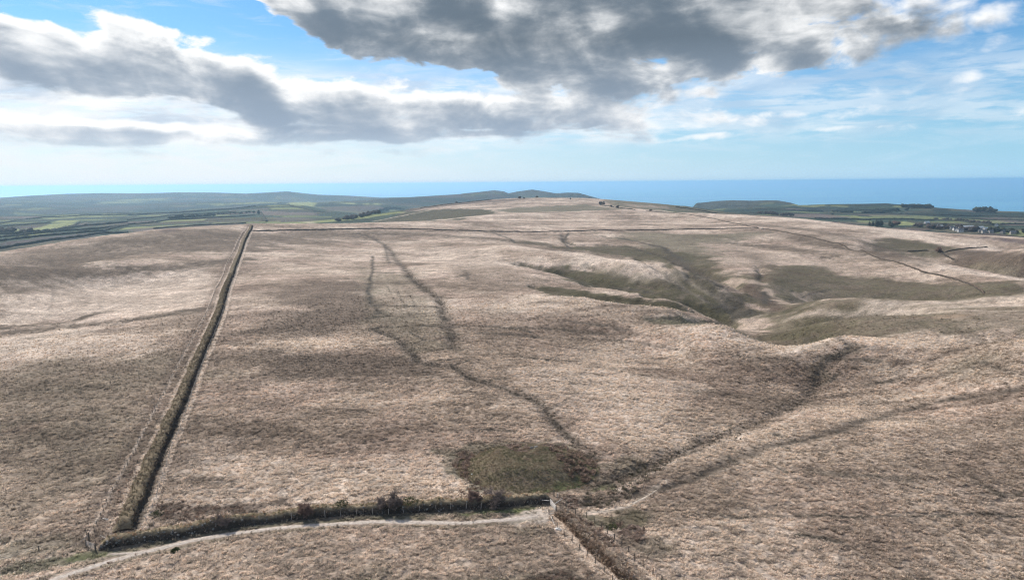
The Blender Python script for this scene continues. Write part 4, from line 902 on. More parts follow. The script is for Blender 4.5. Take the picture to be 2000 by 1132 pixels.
def build_mound_grass():
    n = 9000; a = RNG.uniform(0, 6.28, n); r = np.sqrt(RNG.random(n)) * 1.03
    x, y = MOUND_C[0] + MOUND_RX * r * np.cos(a), MOUND_C[1] + MOUND_RY * r * np.sin(a)
    nn = fbm(x / 4, y / 4, 3, 531)
    c = lerp(np.array((0.25, 0.195, 0.13)), np.array((0.155, 0.143, 0.080)), sstep(nn, -0.3, 0.4)[:, None]) * (0.75 + 0.6 * RNG.random(n))[:, None]
    scatter('mound_grass', x, y, surf(x, y) - 0.05, RNG.uniform(0.35, 0.75, n), RNG.uniform(0, 6.28, n), c, TUFTS, MAT_TUFT, None)
build_mound_grass()

# ------------------------------------------------------------------ earth banks
def bank_profile(w, h):
    # offset across, height, cover
    return [(-w * 1.25, -0.5), (-w * 1.0, 0.05), (-w * 0.78, h * 0.45), (-w * 0.52, h * 0.90), (-w * 0.2, h * 1.02), (w * 0.15, h * 1.0), (w * 0.48, h * 0.92), (w * 0.66, h * 0.55), (w * 0.82, h * 0.15), (w * 1.0, -0.1), (w * 1.2, -0.5)]
def build_bank(name, pts, w, h, label, cols, step=0.6, taper=6, lump=0.22, cat='hedge bank', parent=None):
    p = resample(pts, step); n = len(p)
    tn = np.gradient(p, axis=0); tn /= np.linalg.norm(tn, axis=1, keepdims=True) + 1e-9
    nrm = np.c_[tn[:, 1], -tn[:, 0]]                    # to the right of travel
    L = np.r_[0, np.cumsum(np.hypot(*np.diff(p, axis=0).T))]
    end = np.minimum(sstep(L, -0.5, taper * 0.3), sstep(L[-1] - L, -0.5, taper * 0.3)) * 0.9 + 0.1
    prof = bank_profile(w, h); k = len(prof)
    co = np.empty((n, k, 3)); col = np.empty((n, k, 3))
    for j, (o_, z_) in enumerate(prof):
        xy = p + nrm * (o_ * (1 + 0.28 * gnoise(L / 11.0, np.full(n, 2.0 + 5.0 * (o_ > 0)), 604)) + 0.35 * gnoise(L / 2.6, np.full(n, j * 0.7), 605))[:, None]
        hh = h * 0.30 * gnoise(L / 9.0, np.zeros(n), 601) + h * 0.10 * gnoise(L / 2.2, np.full(n, j * 0.6), 603)
        bump_ = lump * fbm(xy[:, 0] / 0.9, xy[:, 1] / 0.9, 2, 607) if 0 < j < k - 1 else 0
        z = ground(p[:, 0] + nrm[:, 0] * o_ * 0.9, p[:, 1] + nrm[:, 1] * o_ * 0.9) + (z_ + (hh + bump_ if z_ > 0.1 else 0)) * end
        co[:, j, :2] = xy; co[:, j, 2] = z
        cn = fbm(xy[:, 0] / 2.5, xy[:, 1] / 2.5, 3, 611 + j)
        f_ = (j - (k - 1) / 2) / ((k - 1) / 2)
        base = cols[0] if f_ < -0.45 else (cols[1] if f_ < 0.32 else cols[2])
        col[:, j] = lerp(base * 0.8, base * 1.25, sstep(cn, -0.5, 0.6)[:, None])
    idx = np.arange(n * k).reshape(n, k)
    f = np.stack([idx[:-1, :-1], idx[:-1, 1:], idx[1:, 1:], idx[1:, :-1]], -1).reshape(-1, 4)
    me = mesh_np(name, co.reshape(-1, 3), f[:, ::-1], True, col.reshape(-1, 3))
    o = link(name, me, MAT_TURF, parent); tag(o, label, cat)
    return o, p, nrm, L, co
TOPG = np.array((0.22, 0.172, 0.112)); STONY = np.array((0.095, 0.085, 0.074)); SHADY = np.array((0.060, 0.048, 0.038))  # last tone is dark heather, deepened for the bank face in shade
MAT_SCRUB = tuft_material('heather_scrub', True, lo=0.55, hi=1.4)
SCRUB = [tuft_mesh('heather_tuft', 18, 0.42, 0.46, (0.1, -0.05), 0.045, 11, 0.25), tuft_mesh('heather_tuft_b', 16, 0.36, 0.55, (0.12, -0.05), 0.04, 12, 0.2), tuft_mesh('heather_tuft_c', 20, 0.5, 0.38, (0.1, 0), 0.05, 13, 0.3)]
def bank_cover(name, co, dens, sel, cols, parent, smin=0.7, smax=1.4):
    """scrub rooted on a bank's own surface"""
    n, k, _ = co.shape
    m_ = int(n * dens); i = RNG.uniform(0, n - 1.01, m_); j = RNG.uniform(sel[0], sel[1], m_)
    i0 = i.astype(int); j0 = np.minimum(j.astype(int), k - 2); fi = (i - i0)[:, None]; fj = (j - j0)[:, None]
    q = (co[i0, j0] * (1 - fi) + co[i0 + 1, j0] * fi) * (1 - fj) + (co[i0, j0 + 1] * (1 - fi) + co[i0 + 1, j0 + 1] * fi) * fj
    cn = gnoise(q[:, 0] / 2.2, q[:, 1] / 2.2, 701)
    c = np.where((cn + 0.5 * RNG.standard_normal(m_) > 0)[:, None], cols[0], cols[1]) * (0.8 + 0.5 * RNG.random(m_))[:, None]
    return scatter(name, q[:, 0], q[:, 1], q[:, 2] - 0.05, RNG.uniform(smin, smax, m_), RNG.uniform(0, 6.28, m_), c, SCRUB, MAT_SCRUB, parent)
LONG, lp, ln, lL, lco = build_bank('hedge_bank', BANK_PTS['long'], 2.3, 1.9, 'long straight turf bank between two fences running up to the crest of the moor', (TOPG * 0.82, TOPG * 0.85, SHADY), 0.8, lump=0.34)
near = lco[:int(420 / 0.8)]
bank_cover('heather', near, 6, (2.2, 6.8), (np.array((0.19, 0.156, 0.098)), np.array((0.25, 0.192, 0.132))), LONG, 0.5, 1.0)
bank_cover('heather', lco, 2.2, (6.0, 8.2), (np.array((0.055, 0.045, 0.036)), np.array((0.09, 0.07, 0.055))), LONG, 0.6, 1.2)  # scrub on the right face coloured darker to match its shade
LANE, ap, an_, aL, aco = build_bank('hedge_bank', BANK_PTS['lane'], 1.7, 1.75, 'dark stony bank beside the pale track, topped with scrub and bare bushes', (HEATH * 1.3, TOPG * 1.15, SHADY * 1.25), 0.5, lump=0.42)
bank_cover('heather', aco, 4, (1.2, 6.0), (np.array((0.30, 0.255, 0.155)), np.array((0.38, 0.265, 0.17))), LANE, 0.4, 0.95)
bank_cover('dead_bracken', aco, 3, (6.5, 8.8), (np.array((0.12, 0.095, 0.072)), np.array((0.34, 0.28, 0.235))), LANE, 0.4, 0.85)
CORNER, cp, cn_, cL, cco = build_bank('hedge_bank', BANK_PTS['corner'], 1.6, 1.15, 'short bank of brown heather running from the open gate toward the bottom edge', (HEATH * 3.0, STRAW * 1.1, HEATH * 1.8), 0.5, lump=0.4)
bank_cover('heather', cco, 9, (5.0, 8.6), (np.array((0.46, 0.38, 0.30)), np.array((0.30, 0.22, 0.16))), CORNER, 0.5, 1.3)
bank_cover('heather', cco, 8, (1.0, 5.2), (np.array((0.48, 0.39, 0.30)), np.array((0.28, 0.20, 0.145))), CORNER, 0.6, 1.4)
bank_cover('heather', cco, 4, (5.5, 8.5), (np.array((0.13, 0.092, 0.067)), np.array((0.24, 0.17, 0.125))), CORNER, 0.7, 1.5)

# stones showing in the bank faces
MAT_STONE = mottled('grey_stone', (0.12, 0.115, 0.105), (0.34, 0.32, 0.29), 3.0, 0.9, 0.5, 0.05)
MAT_WHITE_STONE = mottled('quartz_stone', (0.45, 0.42, 0.38), (0.72, 0.69, 0.64), 3.0, 0.85, 0.4, 0.04)
def stone_mesh(name, seed, r=(1, 1, 1)):
    bm = bmesh.new(); bmesh.ops.create_icosphere(bm, subdivisions=2, radius=1.0); rd = random.Random(seed)
    cut = [(Vector((rd.gauss(0, 1), rd.gauss(0, 1), rd.gauss(0, 1))).normalized(), rd.uniform(0.55, 0.85)) for _ in range(9)]
    for v in bm.verts:
        for nn, dd in cut:
            e = v.co.dot(nn) - dd
            if e > 0: v.co -= nn * e
        v.co = Vector((v.co.x * r[0], v.co.y * r[1], v.co.z * r[2]))
    me = bpy.data.meshes.new(name); bm.to_mesh(me); bm.free(); return me
STONES = [stone_mesh('stone', 30 + i, (1, 0.75, 0.6)) for i in range(4)]
for me in STONES: me.materials.append(MAT_STONE)
WSTONES = [stone_mesh('pale_stone', 40 + i, (1, 0.8, 0.55)) for i in range(3)]
for me in WSTONES: me.materials.append(MAT_WHITE_STONE)
def face_stones(co, bank, n, lo, hi, smin, smax):
    for q in range(n):
        i = random.randrange(int(lo * co.shape[0]), int(hi * co.shape[0]) - 1); j = random.choice((7, 7, 8, 8, 9)); f = random.random()
        p = Vector(co[i, j - 1]) .lerp(Vector(co[i, j]), f); s = random.uniform(smin, smax)
        link('stone', random.choice(STONES), None, bank, p + Vector((0, -0.05, 0.02)), (random.uniform(-.5, .5), random.uniform(-.5, .5), random.uniform(0, 6.28)), (s, s, s))
face_stones(aco, LANE, 70, 0.0, 1.0, 0.14, 0.34)
face_stones(aco, LANE, 40, 0.0, 0.25, 0.2, 0.42)
face_stones(cco, CORNER, 14, 0.0, 0.3, 0.15, 0.3)

# dry earth walls far off on the moor
def far_wall(key, label, w, h):
    p = smooth_line(line(wall_src[key], 500), 8.0, 2)
    return build_bank('field_wall', p, w, h, label, (HEATH * 0.9, HEATH * 1.15, DARK * 0.8), 3.0, 10, 0.35, 'field wall')
WALL_FAR = far_wall('far', 'dark straight wall crossing the moor from the long bank to the wall corner', 1.15, 1.25)
WALL_UP = far_wall('up', 'dark wall climbing from the wall corner over the brow toward the sea', 1.0, 1.0)
WALL_DOWN = far_wall('down', 'dark wall running down the slope from the corner into the valley', 1.0, 1.1)
wp = [smooth_line(line(q, 700), 6, 2) for q in ([(1836, 494), (1846, 498), (1856, 503), (1864, 507)], [(1846, 492), (1866, 488), (1890, 485), (1930, 483)], [(1770, 491), (1795, 490), (1815, 489.5)])]
for q, lb in zip(wp, ('short dark wall running down from the lone tree', 'thin wall curving right from the lone tree across the slope', 'thin wall running left from the lone tree')):
    build_bank('field_wall', q, 1.1, 1.2, lb, (DARK * 0.8, DARK, SHADY * 0.8), 3.0, 8, 0.2, 'field wall')

# ------------------------------------------------------------------ track
MAT_TRACK = None
def build_track(name, pts, w, seed, mat):
    p = resample(pts, 0.5); n = len(p); tn = np.gradient(p, axis=0); tn /= np.linalg.norm(tn, axis=1, keepdims=True) + 1e-9; nr = np.c_[tn[:, 1], -tn[:, 0]]
    L = np.arange(n) * 0.5; offs = np.linspace(-1, 1, 7); co = np.empty((n, 7, 3))
    for j, o_ in enumerate(offs):
        ww = w * (1 + 0.30 * gnoise(L / 2.3, np.full(n, 3.0 + (o_ > 0)), seed) + 0.2 * gnoise(L / 0.9, np.full(n, 9.0 + (o_ > 0)), seed)) * np.minimum(1, np.minimum(L, L[-1] - L) / 5 + 0.25)
        xy = p + nr * (o_ * ww)[:, None]; co[:, j, :2] = xy
        co[:, j, 2] = ground(xy[:, 0], xy[:, 1]) + (0.05 - 0.10 * (abs(o_) > 0.9) - 0.03 * (0.3 < abs(o_) < 0.8))
    idx = np.arange(n * 7).reshape(n, 7); f = np.stack([idx[:-1, :-1], idx[1:, :-1], idx[1:, 1:], idx[:-1, 1:]], -1).reshape(-1, 4)
    o = link(name, mesh_np(name, co.reshape(-1, 3), f[:, ::-1]), mat); return tag(o, kind='structure')
MAT_TRACK = mottled('bare_track', (0.36, 0.30, 0.245), (0.60, 0.53, 0.46), 1.6, 1.0, 0.3, 0.05)
build_track('track', TRACK, 0.85, 801, MAT_TRACK)
build_track('track', SPUR, 0.55, 803, MAT_TRACK)
MAT_FOOT = mottled('trodden_path', (0.30, 0.25, 0.195), (0.52, 0.45, 0.375), 1.4, 1.0, 0.3, 0.05)
build_track('footpath', FOOT, 0.36, 805, MAT_FOOT)

# ------------------------------------------------------------------ fences
MAT_POST = mottled('weathered_wood', (0.07, 0.058, 0.048), (0.17, 0.145, 0.12), 6.0, 0.9, 0.4, 0.01)
MAT_PALEWOOD = mottled('silvered_wood', (0.34, 0.30, 0.26), (0.56, 0.51, 0.46), 6.0, 0.85, 0.3, 0.01)
MAT_RAIL = mottled('sunbleached_rail', (0.58, 0.54, 0.49), (0.78, 0.74, 0.69), 7.0, 0.8, 0.2, 0.005)
MAT_WIRE, _t, _b = mat_new('fence_wire', 0.5); _b.inputs['Base Color'].default_value = (0.16, 0.15, 0.14, 1); _b.inputs['Metallic'].default_value = 0.6
def post_mesh(name, h, r):
    bm = bmesh.new(); bmesh.ops.create_cone(bm, cap_ends=True, segments=7, radius1=r, radius2=r * 0.9, depth=h + 0.4)
    bmesh.ops.translate(bm, vec=(0, 0, (h + 0.4) / 2 - 0.4), verts=bm.verts)
    for v in bm.verts:
        if v.co.z > h * 0.9: v.co.z += 0.35 * v.co.x
    me = bpy.data.meshes.new(name); bm.to_mesh(me); bm.free(); return me
def beam_mesh(name, a, b, w, t):
    a, b = Vector(a), Vector(b); d = (b - a); L = d.length; d.normalize(); s = d.cross(Vector((0, 0, 1))); s = s.normalized() if s.length > 1e-3 else Vector((1, 0, 0)); u_ = s.cross(d)
    co = [p + s * sx * t / 2 + u_ * su * w / 2 for p in (a, b) for sx, su in ((-1, -1), (1, -1), (1, 1), (-1, 1))]
    me = bpy.data.meshes.new(name); me.from_pydata([tuple(c) for c in co], [], [(0, 1, 2, 3), (7, 6, 5, 4), (0, 4, 5, 1), (1, 5, 6, 2), (2, 6, 7, 3), (3, 7, 4, 0)]); me.update(); return me
def build_fence(label, pts, spacing, h, r, mat, wires=(0.35, 0.7, 1.05), group=None, zoff=None, limit=285):
    p = resample(pts, spacing); g0 = ground(p[0, 0], p[0, 1])
    root = empty('wire_fence', (p[0, 0], p[0, 1], float(g0)), label, 'fence', group)
    pm = post_mesh('post', h, r); pm.materials.append(mat)
    tops = []
    for k, (x, y) in enumerate(p):
        x += random.uniform(-.12, .12); y += random.uniform(-.12, .12); z = float(surf(x, y))
        s = random.uniform(0.86, 1.12); tops.append((x, y, z))
        if k < limit:
            link('post', pm, None, root, Vector((x - p[0, 0], y - p[0, 1], z - g0)), (random.gauss(0, .06), random.gauss(0, .06), random.uniform(0, 6)), (1, 1, s))
    for wz in wires:
        co = []; f = []; q = np.array(tops) - np.array([p[0, 0], p[0, 1], g0]); rw = 0.011
        for k, (x, y, z) in enumerate(q):
            co += [(x, y - rw, z + wz), (x + rw, y + rw, z + wz), (x - rw, y + rw, z + wz + rw)]
            if k:
                a = 3 * (k - 1); b = 3 * k
                f += [(a, a + 1, b + 1, b), (a + 1, a + 2, b + 2, b + 1), (a + 2, a, b, b + 2)]
        if f: link('wire', mesh_np('wire', co, f, False), MAT_WIRE, root)
    return root
longL = line([(184, 1040), (195, 1013), (207, 988), (230, 943), (265, 877), (289, 832), (314, 780), (359, 690), (393, 634), (407, 605), (423, 563), (450, 502), (470, 464), (487, 439)])
longR = line([(288, 1018), (305, 972), (318, 930), (336, 874), (355, 832), (383, 743), (407, 680), (433, 616), (448, 569), (462, 524), (474, 480)])
def thin(pts, near, far):                              # nearer stretch at its true spacing, farther stretch kept within the count
    return pts
build_fence('post and wire fence along the left side of the long bank', longL, 3.6, 1.25, 0.085, MAT_POST)
build_fence('post and wire fence along the right side of the long bank', longR, 3.2, 1.2, 0.075, MAT_PALEWOOD)
build_fence('sparse dark fence on the open ground left of the five bar gate', line([(171, 1047), (145, 1057), (115, 1066), (85, 1072), (58, 1080), (32, 1086), (5, 1093), (-30, 1102)]), 7.0, 1.2, 0.085, MAT_POST)
build_fence('row of pale thin posts below the dark stony bank', line([(335, 1050), (400, 1037), (460, 1026), (530, 1018), (620, 1011), (700, 1006), (800, 1001), (860, 997), (940, 993)]), 3.4, 1.5, 0.06, MAT_PALEWOOD, wires=(0.5, 1.0))
build_fence('fence with dark posts on the right side of the heather bank', line([(1105, 997), (1114, 1000), (1124, 1004), (1133, 1007.5), (1143, 1010), (1154, 1014), (1178, 1034), (1203, 1056), (1222, 1074), (1242, 1094), (1263, 1112), (1285, 1130), (1310, 1152)]), 2.6, 1.45, 0.10, MAT_POST)
build_fence('fence on the pale verge left of the heather bank', line([(1072, 1004), (1076, 1013), (1083, 1026), (1099, 1042), (1115, 1055), (1129, 1067), (1145, 1086), (1161, 1100), (1177, 1115), (1190, 1130), (1215, 1155)]), 3.0, 1.3, 0.085, MAT_POST)
build_fence('old fence on top of the dark stony bank', line([(300, 1026), (335, 1026), (380, 1020)]), 3.5, 1.1, 0.07, MAT_PALEWOOD, wires=(0.9,))

# ------------------------------------------------------------------ gates
def gate(a_px, b_px, label, n_bars, h, open_mat, post_h, brace=True):
    a, b = hit(*a_px), hit(*b_px); za, zb_ = float(ground(*a)), float(ground(*b))
    root = empty('field_gate', (a[0], a[1], za), label, 'gate')
    A = Vector((0, 0, 0)); B = Vector((b[0] - a[0], b[1] - a[1], zb_ - za))
    for nm, q, hh in (('gate_post', A, post_h), ('gate_post', B, post_h * 0.85)):
        pm = post_mesh('gate_post', hh, 0.15); pm.materials.append(MAT_POST); link(nm, pm, None, root, q)
    d = (B - A).normalized() * 0.18
    for k in range(n_bars):
        z = 0.22 + (h - 0.3) * k / (n_bars - 1)
        link('bar', beam_mesh('bar', A + d + Vector((0, 0, z)), B - d + Vector((0, 0, z)), 0.085, 0.05), open_mat, root)
    for f in (0.04, 0.5, 0.96):
        q = A.lerp(B, f); link('stile', beam_mesh('stile', q + Vector((0.03, -0.04, 0.15)), q + Vector((0.03, -0.04, h)), 0.11, 0.05), open_mat, root)
    if brace: link('brace', beam_mesh('brace', A + d + Vector((0.02, 0.04, 0.25)), A.lerp(B, 0.5) + Vector((0.02, 0.04, h - 0.1)), 0.1, 0.045), open_mat, root)
    return root
gate((168.5, 1066.5), (186.5, 1073.5), 'weathered five bar gate beside the tall dark post at the foot of the long bank', 5, 1.3, MAT_PALEWOOD, 1.5)
gate((1074, 984), (1086, 999), 'bright bleached gate at the end of the pale track', 6, 1.45, MAT_RAIL, 1.6)
def loose_post(u, v, h, r, label, mat=None):
    x, y = hit(u, v); pm = post_mesh('fence_post', h, r); o = link('fence_post', pm, mat or MAT_POST, None, (x, y, float(surf(x, y))), (random.gauss(0, .03), random.gauss(0, .03), 0)); return tag(o, label, 'post')
def loose_rail(u0, v0, u1, v1, z0, z1, label, w=0.12, mat=None):
    a, b = hit(u0, v0), hit(u1, v1); za = float(surf(*a)); B = Vector((b[0] - a[0], b[1] - a[1], float(surf(*b)) + z1 - za - z0))
    o = link('rail', beam_mesh('rail', (0, 0, 0), B, w, w * 0.7), mat or MAT_RAIL, None, (a[0], a[1], za + z0)); return tag(o, label, 'rail')
loose_post(174, 1056, 1.9, 0.19, 'tall thick dark post standing behind the five bar gate')
loose_post(1082, 968, 1.5, 0.14, 'dark post on the bank end above the bleached gate, farthest back of three')
loose_post(1089.5, 971, 1.1, 0.11, 'middle one of the three posts behind the bleached gate', MAT_PALEWOOD)
loose_post(1093.5, 972, 1.0, 0.12, 'right hand one of the three posts behind the bleached gate')
loose_rail(157, 1060, 172, 1056, 0.1, 1.3, 'long pole slanting down left from the tall thick post', 0.10, MAT_PALEWOOD)
loose_rail(197, 1051, 208, 1056, 0.7, 0.6, 'pale pole lying on scrub right of the five bar gate', 0.10, MAT_PALEWOOD)
loose_rail(187, 1070, 206, 1072, 0.9, 0.7, 'thin dark pole between the five bar gate and the stony bank', 0.08, MAT_POST)
loose_rail(1083, 991, 1097, 979, 1.0, 0.8, 'bleached pole slanting up right from the bright gate', 0.10)
loose_rail(1058, 983, 1073, 985, 0.9, 1.0, 'bleached pole running left from the bright gate toward the bank', 0.10)
loose_rail(1073, 1000, 1083, 1000, 0.35, 0.35, 'low bleached rail at the foot of the bright gate, upper of two', 0.12)
loose_rail(1073, 1003, 1082, 1003, 0.2, 0.2, 'low bleached rail at the foot of the bright gate, lower of two', 0.12)
loose_rail(1076, 1016, 1084, 1028, 0.9, 0.2, 'bleached rail fallen from the fence below the bright gate', 0.10)
loose_rail(1043, 984, 1053, 977, 0.1, 1.2, 'pale branch leaning on the dark bank left of the bright gate', 0.08, MAT_PALEWOOD)

# ------------------------------------------------------------------ stones lying about
def boulder(u, v, s, label, white=False, k=0, sc=(1, 1, 1)):
    x, y = hit(u, v); me = (WSTONES if white else STONES)[k % 3]
    o = link('boulder' if s > 0.5 else 'stone', me, None, None, (x, y, float(surf(x, y)) + 0.25 * s * sc[2]), (random.uniform(-.2, .2), random.uniform(-.2, .2), random.uniform(0, 6)), (s * sc[0], s * sc[1], s * sc[2]))
    return tag(o, label, 'stone')
boulder(1039, 889, 0.75, 'dark upright stone on the mound, the taller of the pair by the hollow', False, 0, (0.8, 0.8, 1.5))
boulder(1047, 890, 0.6, 'smaller dark stone right of the upright stone on the mound', False, 1, (1, 1, 1.1))
boulder(1044, 891, 0.22, 'small white stone between the two dark stones on the mound', True, 0)
boulder(922, 930, 0.25, 'white stone in the turf on the left shoulder of the mound', True, 1)
boulder(205, 1013, 0.6, 'long white stone beside the pale strip on the long bank verge', True, 2, (1.3, .7, .8))
boulder(186, 1018, 0.4, 'pale stone in the heather left of the long white stone', True, 1, (1.5, .7, .7))
boulder(1089, 1032, 0.55, 'largest white stone on the verge below the bright gate', True, 0, (1.2, 1, .8))
boulder(1094, 1034, 0.42, 'white stone just right of the largest one below the bright gate', True, 1)
boulder(1099, 1034, 0.3, 'grey stone at the right end of the row below the bright gate', False, 2)
boulder(1082, 1121, 0.22, 'small white stone in the dark patch at the bottom edge', True, 2)
boulder(1488, 447, 2.6, 'pale boulder at the corner where the two far walls meet', True, 0, (1.6, .8, .9))

# ------------------------------------------------------------------ heather, bracken and rushes in the open (stuff)
def heather_patch(px_poly, n, cols, smin, smax, ragged=1.0, power=1.0):
    q = line(px_poly); lo, hi = q.min(0), q.max(0)
    x = RNG.uniform(lo[0], hi[0], n * 3); y = RNG.uniform(lo[1], hi[1], n * 3)
    sx = x + ragged * gnoise(x / 2.5, y / 2.5, 901); sy = y + ragged * gnoise(x / 2.5 + 7, y / 2.5, 903)
    k = inside(sx, sy, q) & (gnoise(x / 1.8, y / 1.8, 905) + 0.22 > RNG.random(n * 3) * 0.9)
    x, y = x[k][:n], y[k][:n]
    c = np.where((gnoise(x / 1.6, y / 1.6, 907) + 0.5 * RNG.standard_normal(len(x)) > 0)[:, None], cols[0], cols[1]) * (0.75 + 0.5 * RNG.random(len(x)))[:, None]
    m_ = int(n * 0.6); return x[:m_], y[:m_], c[:m_], RNG.uniform(smin, smax, len(x))[:m_] * RNG.uniform(0.6, 1.0, len(x))[:m_]
HB = (np.array((0.34, 0.245, 0.185)), np.array((0.19, 0.135, 0.102))); HP = (np.array((0.42, 0.32, 0.255)), np.array((0.22, 0.155, 0.12))); RU = (np.array((0.12, 0.11, 0.062)), np.array((0.17, 0.135, 0.09))); RD = (np.array((0.15, 0.13, 0.09)), np.array((0.26, 0.205, 0.155)))
HPATCH = [([(882, 905), (893, 888), (912, 880), (924, 890), (918, 905), (905, 918), (895, 920)], 520, HB, 0.9, 1.9), ([(893, 915), (915, 915), (930, 935), (950, 955), (935, 960), (905, 935)], 420, HB, 0.7, 1.4),
    ([(980, 876), (1000, 868), (1020, 874), (1034, 884), (1036, 896), (1020, 901), (1000, 893), (984, 885)], 520, HP, 0.8, 1.5), ([(1048, 878), (1055, 870), (1085, 866), (1112, 873), (1112, 882), (1090, 880)], 320, HP, 0.8, 1.4),
    ([(1072, 895), (1090, 896), (1108, 908), (1120, 905), (1150, 915), (1165, 920), (1160, 935), (1140, 940), (1110, 938), (1090, 915), (1076, 904)], 1100, HB, 0.8, 1.6), ([(1105, 880), (1135, 884), (1165, 895), (1168, 915), (1140, 910), (1115, 898)], 600, HB, 0.7, 1.4),
    ([(1138, 985), (1142, 968), (1165, 955), (1200, 950), (1240, 925), (1290, 900), (1320, 890), (1310, 905), (1260, 940), (1225, 975), (1180, 990), (1150, 990)], 2000, RD, 0.8, 1.7), ([(1200, 930), (1260, 900), (1350, 860), (1430, 830), (1425, 842), (1350, 875), (1280, 910), (1210, 940)], 1200, RD, 0.7, 1.4),
    ([(300, 985), (330, 978), (400, 980), (470, 985), (480, 998), (420, 1012), (330, 1020), (305, 1012)], 900, HB, 0.7, 1.4), ([(230, 1000), (250, 960), (270, 920), (262, 910), (235, 955), (214, 995), (196, 1030), (212, 1038)], 700, HP, 0.7, 1.3),
    ([(1110, 1000), (1135, 1012), (1170, 1030), (1210, 1070), (1190, 1068), (1150, 1035), (1120, 1012)], 600, HB, 0.8, 1.5), ([(1205, 1028), (1235, 1020), (1255, 1040), (1270, 1058), (1230, 1055), (1215, 1045)], 420, HP, 0.9, 1.8),
    ([(1095, 975), (1108, 966), (1128, 972), (1135, 990), (1110, 992)], 320, HP, 0.8, 1.4), ([(340, 990), (345, 975), (370, 985), (360, 1000)], 60, HB, .5, 1), ([(1020, 1132), (1030, 1122), (1100, 1115), (1160, 1125), (1170, 1145), (1030, 1150)], 700, HB, 0.6, 1.1), ([(0, 1112), (60, 1095), (130, 1080), (140, 1085), (80, 1102), (0, 1122)], 300, RD, 0.5, 1.0),
    ([(160, 1118), (220, 1096), (270, 1080), (255, 1092), (190, 1118)], 200, HB, 0.4, 0.8), ([(950, 1022), (1005, 1028), (1040, 1030), (1000, 1036), (950, 1030)], 150, RD, 0.4, 0.9), ([(870, 962), (900, 950), (1000, 964), (1060, 962), (1060, 972), (900, 975)], 350, (RUSSET, HB[0]), 0.6, 1.2)]
_hx = [heather_patch(p, n, c, a, b) for p, n, c, a, b in HPATCH]
_x = np.concatenate([h[0] for h in _hx]); _y = np.concatenate([h[1] for h in _hx])
scatter('heather', _x, _y, surf(_x, _y) - 0.05, np.concatenate([h[3] for h in _hx]), RNG.uniform(0, 6.28, len(_x)), np.concatenate([h[2] for h in _hx]), SCRUB, MAT_SCRUB)
# rushes down the sunken lines
def along(pts, n, w):
    p = resample(pts, 1.0); i = RNG.integers(0, len(p), n); return p[i, 0] + w * RNG.standard_normal(n), p[i, 1] + w * RNG.standard_normal(n)
_r = [along(drain_pts[2], 260, 1.0), along(drain_pts[3], 700, 2.4), along(drain_pts[1], 220, 1.4), along(drain_pts[0][-60:], 500, 2.0)]
for pts, w, stg in dark_pts[:34]:
    if np.hypot(*pts.mean(0)) < 460 and w < 4.2: _r.append(along(pts, int(len(pts) * 1.2), w * 0.3))
_x = np.concatenate([q[0] for q in _r]); _y = np.concatenate([q[1] for q in _r])
_c = np.where((RNG.random(len(_x)) > 0.5)[:, None], np.array((0.085, 0.072, 0.050)), np.array((0.13, 0.105, 0.075))) * (0.8 + 0.4 * RNG.random(len(_x)))[:, None]
scatter('rushes', _x, _y, surf(_x, _y) - 0.08, RNG.uniform(0.5, 1.15, len(_x)), RNG.uniform(0, 6.28, len(_x)), _c, SCRUB, MAT_SCRUB)

# ------------------------------------------------------------------ bare trees and bushes
MAT_BARK = mottled('bark', (0.05, 0.04, 0.033), (0.12, 0.10, 0.085), 5.0, 0.95, 0.4, 0.02)
MAT_TWIG = mottled('bare_twigs', (0.16, 0.125, 0.108), (0.30, 0.24, 0.21), 1.5, 0.95, 0, 0)
MAT_TWIG_RED = mottled('russet_twigs', (0.22, 0.145, 0.115), (0.36, 0.25, 0.20), 1.5, 0.95, 0, 0)
def tubes(segs, sides=4):
    co, f = [], []
    for a, b, ra, rb in segs:
        d = b - a
        if d.length < 1e-5: continue
        d.normalize(); s = d.orthogonal().normalized(); u_ = d.cross(s); k = len(co)
        for p, r_ in ((a, ra), (b, rb)):
            for j in range(sides):
                t_ = 2 * math.pi * j / sides; co.append(tuple(p + s * r_ * math.cos(t_) + u_ * r_ * math.sin(t_)))
        for j in range(sides): f.append((k + j, k + (j + 1) % sides, k + sides + (j + 1) % sides, k + sides + j))
    return co, f
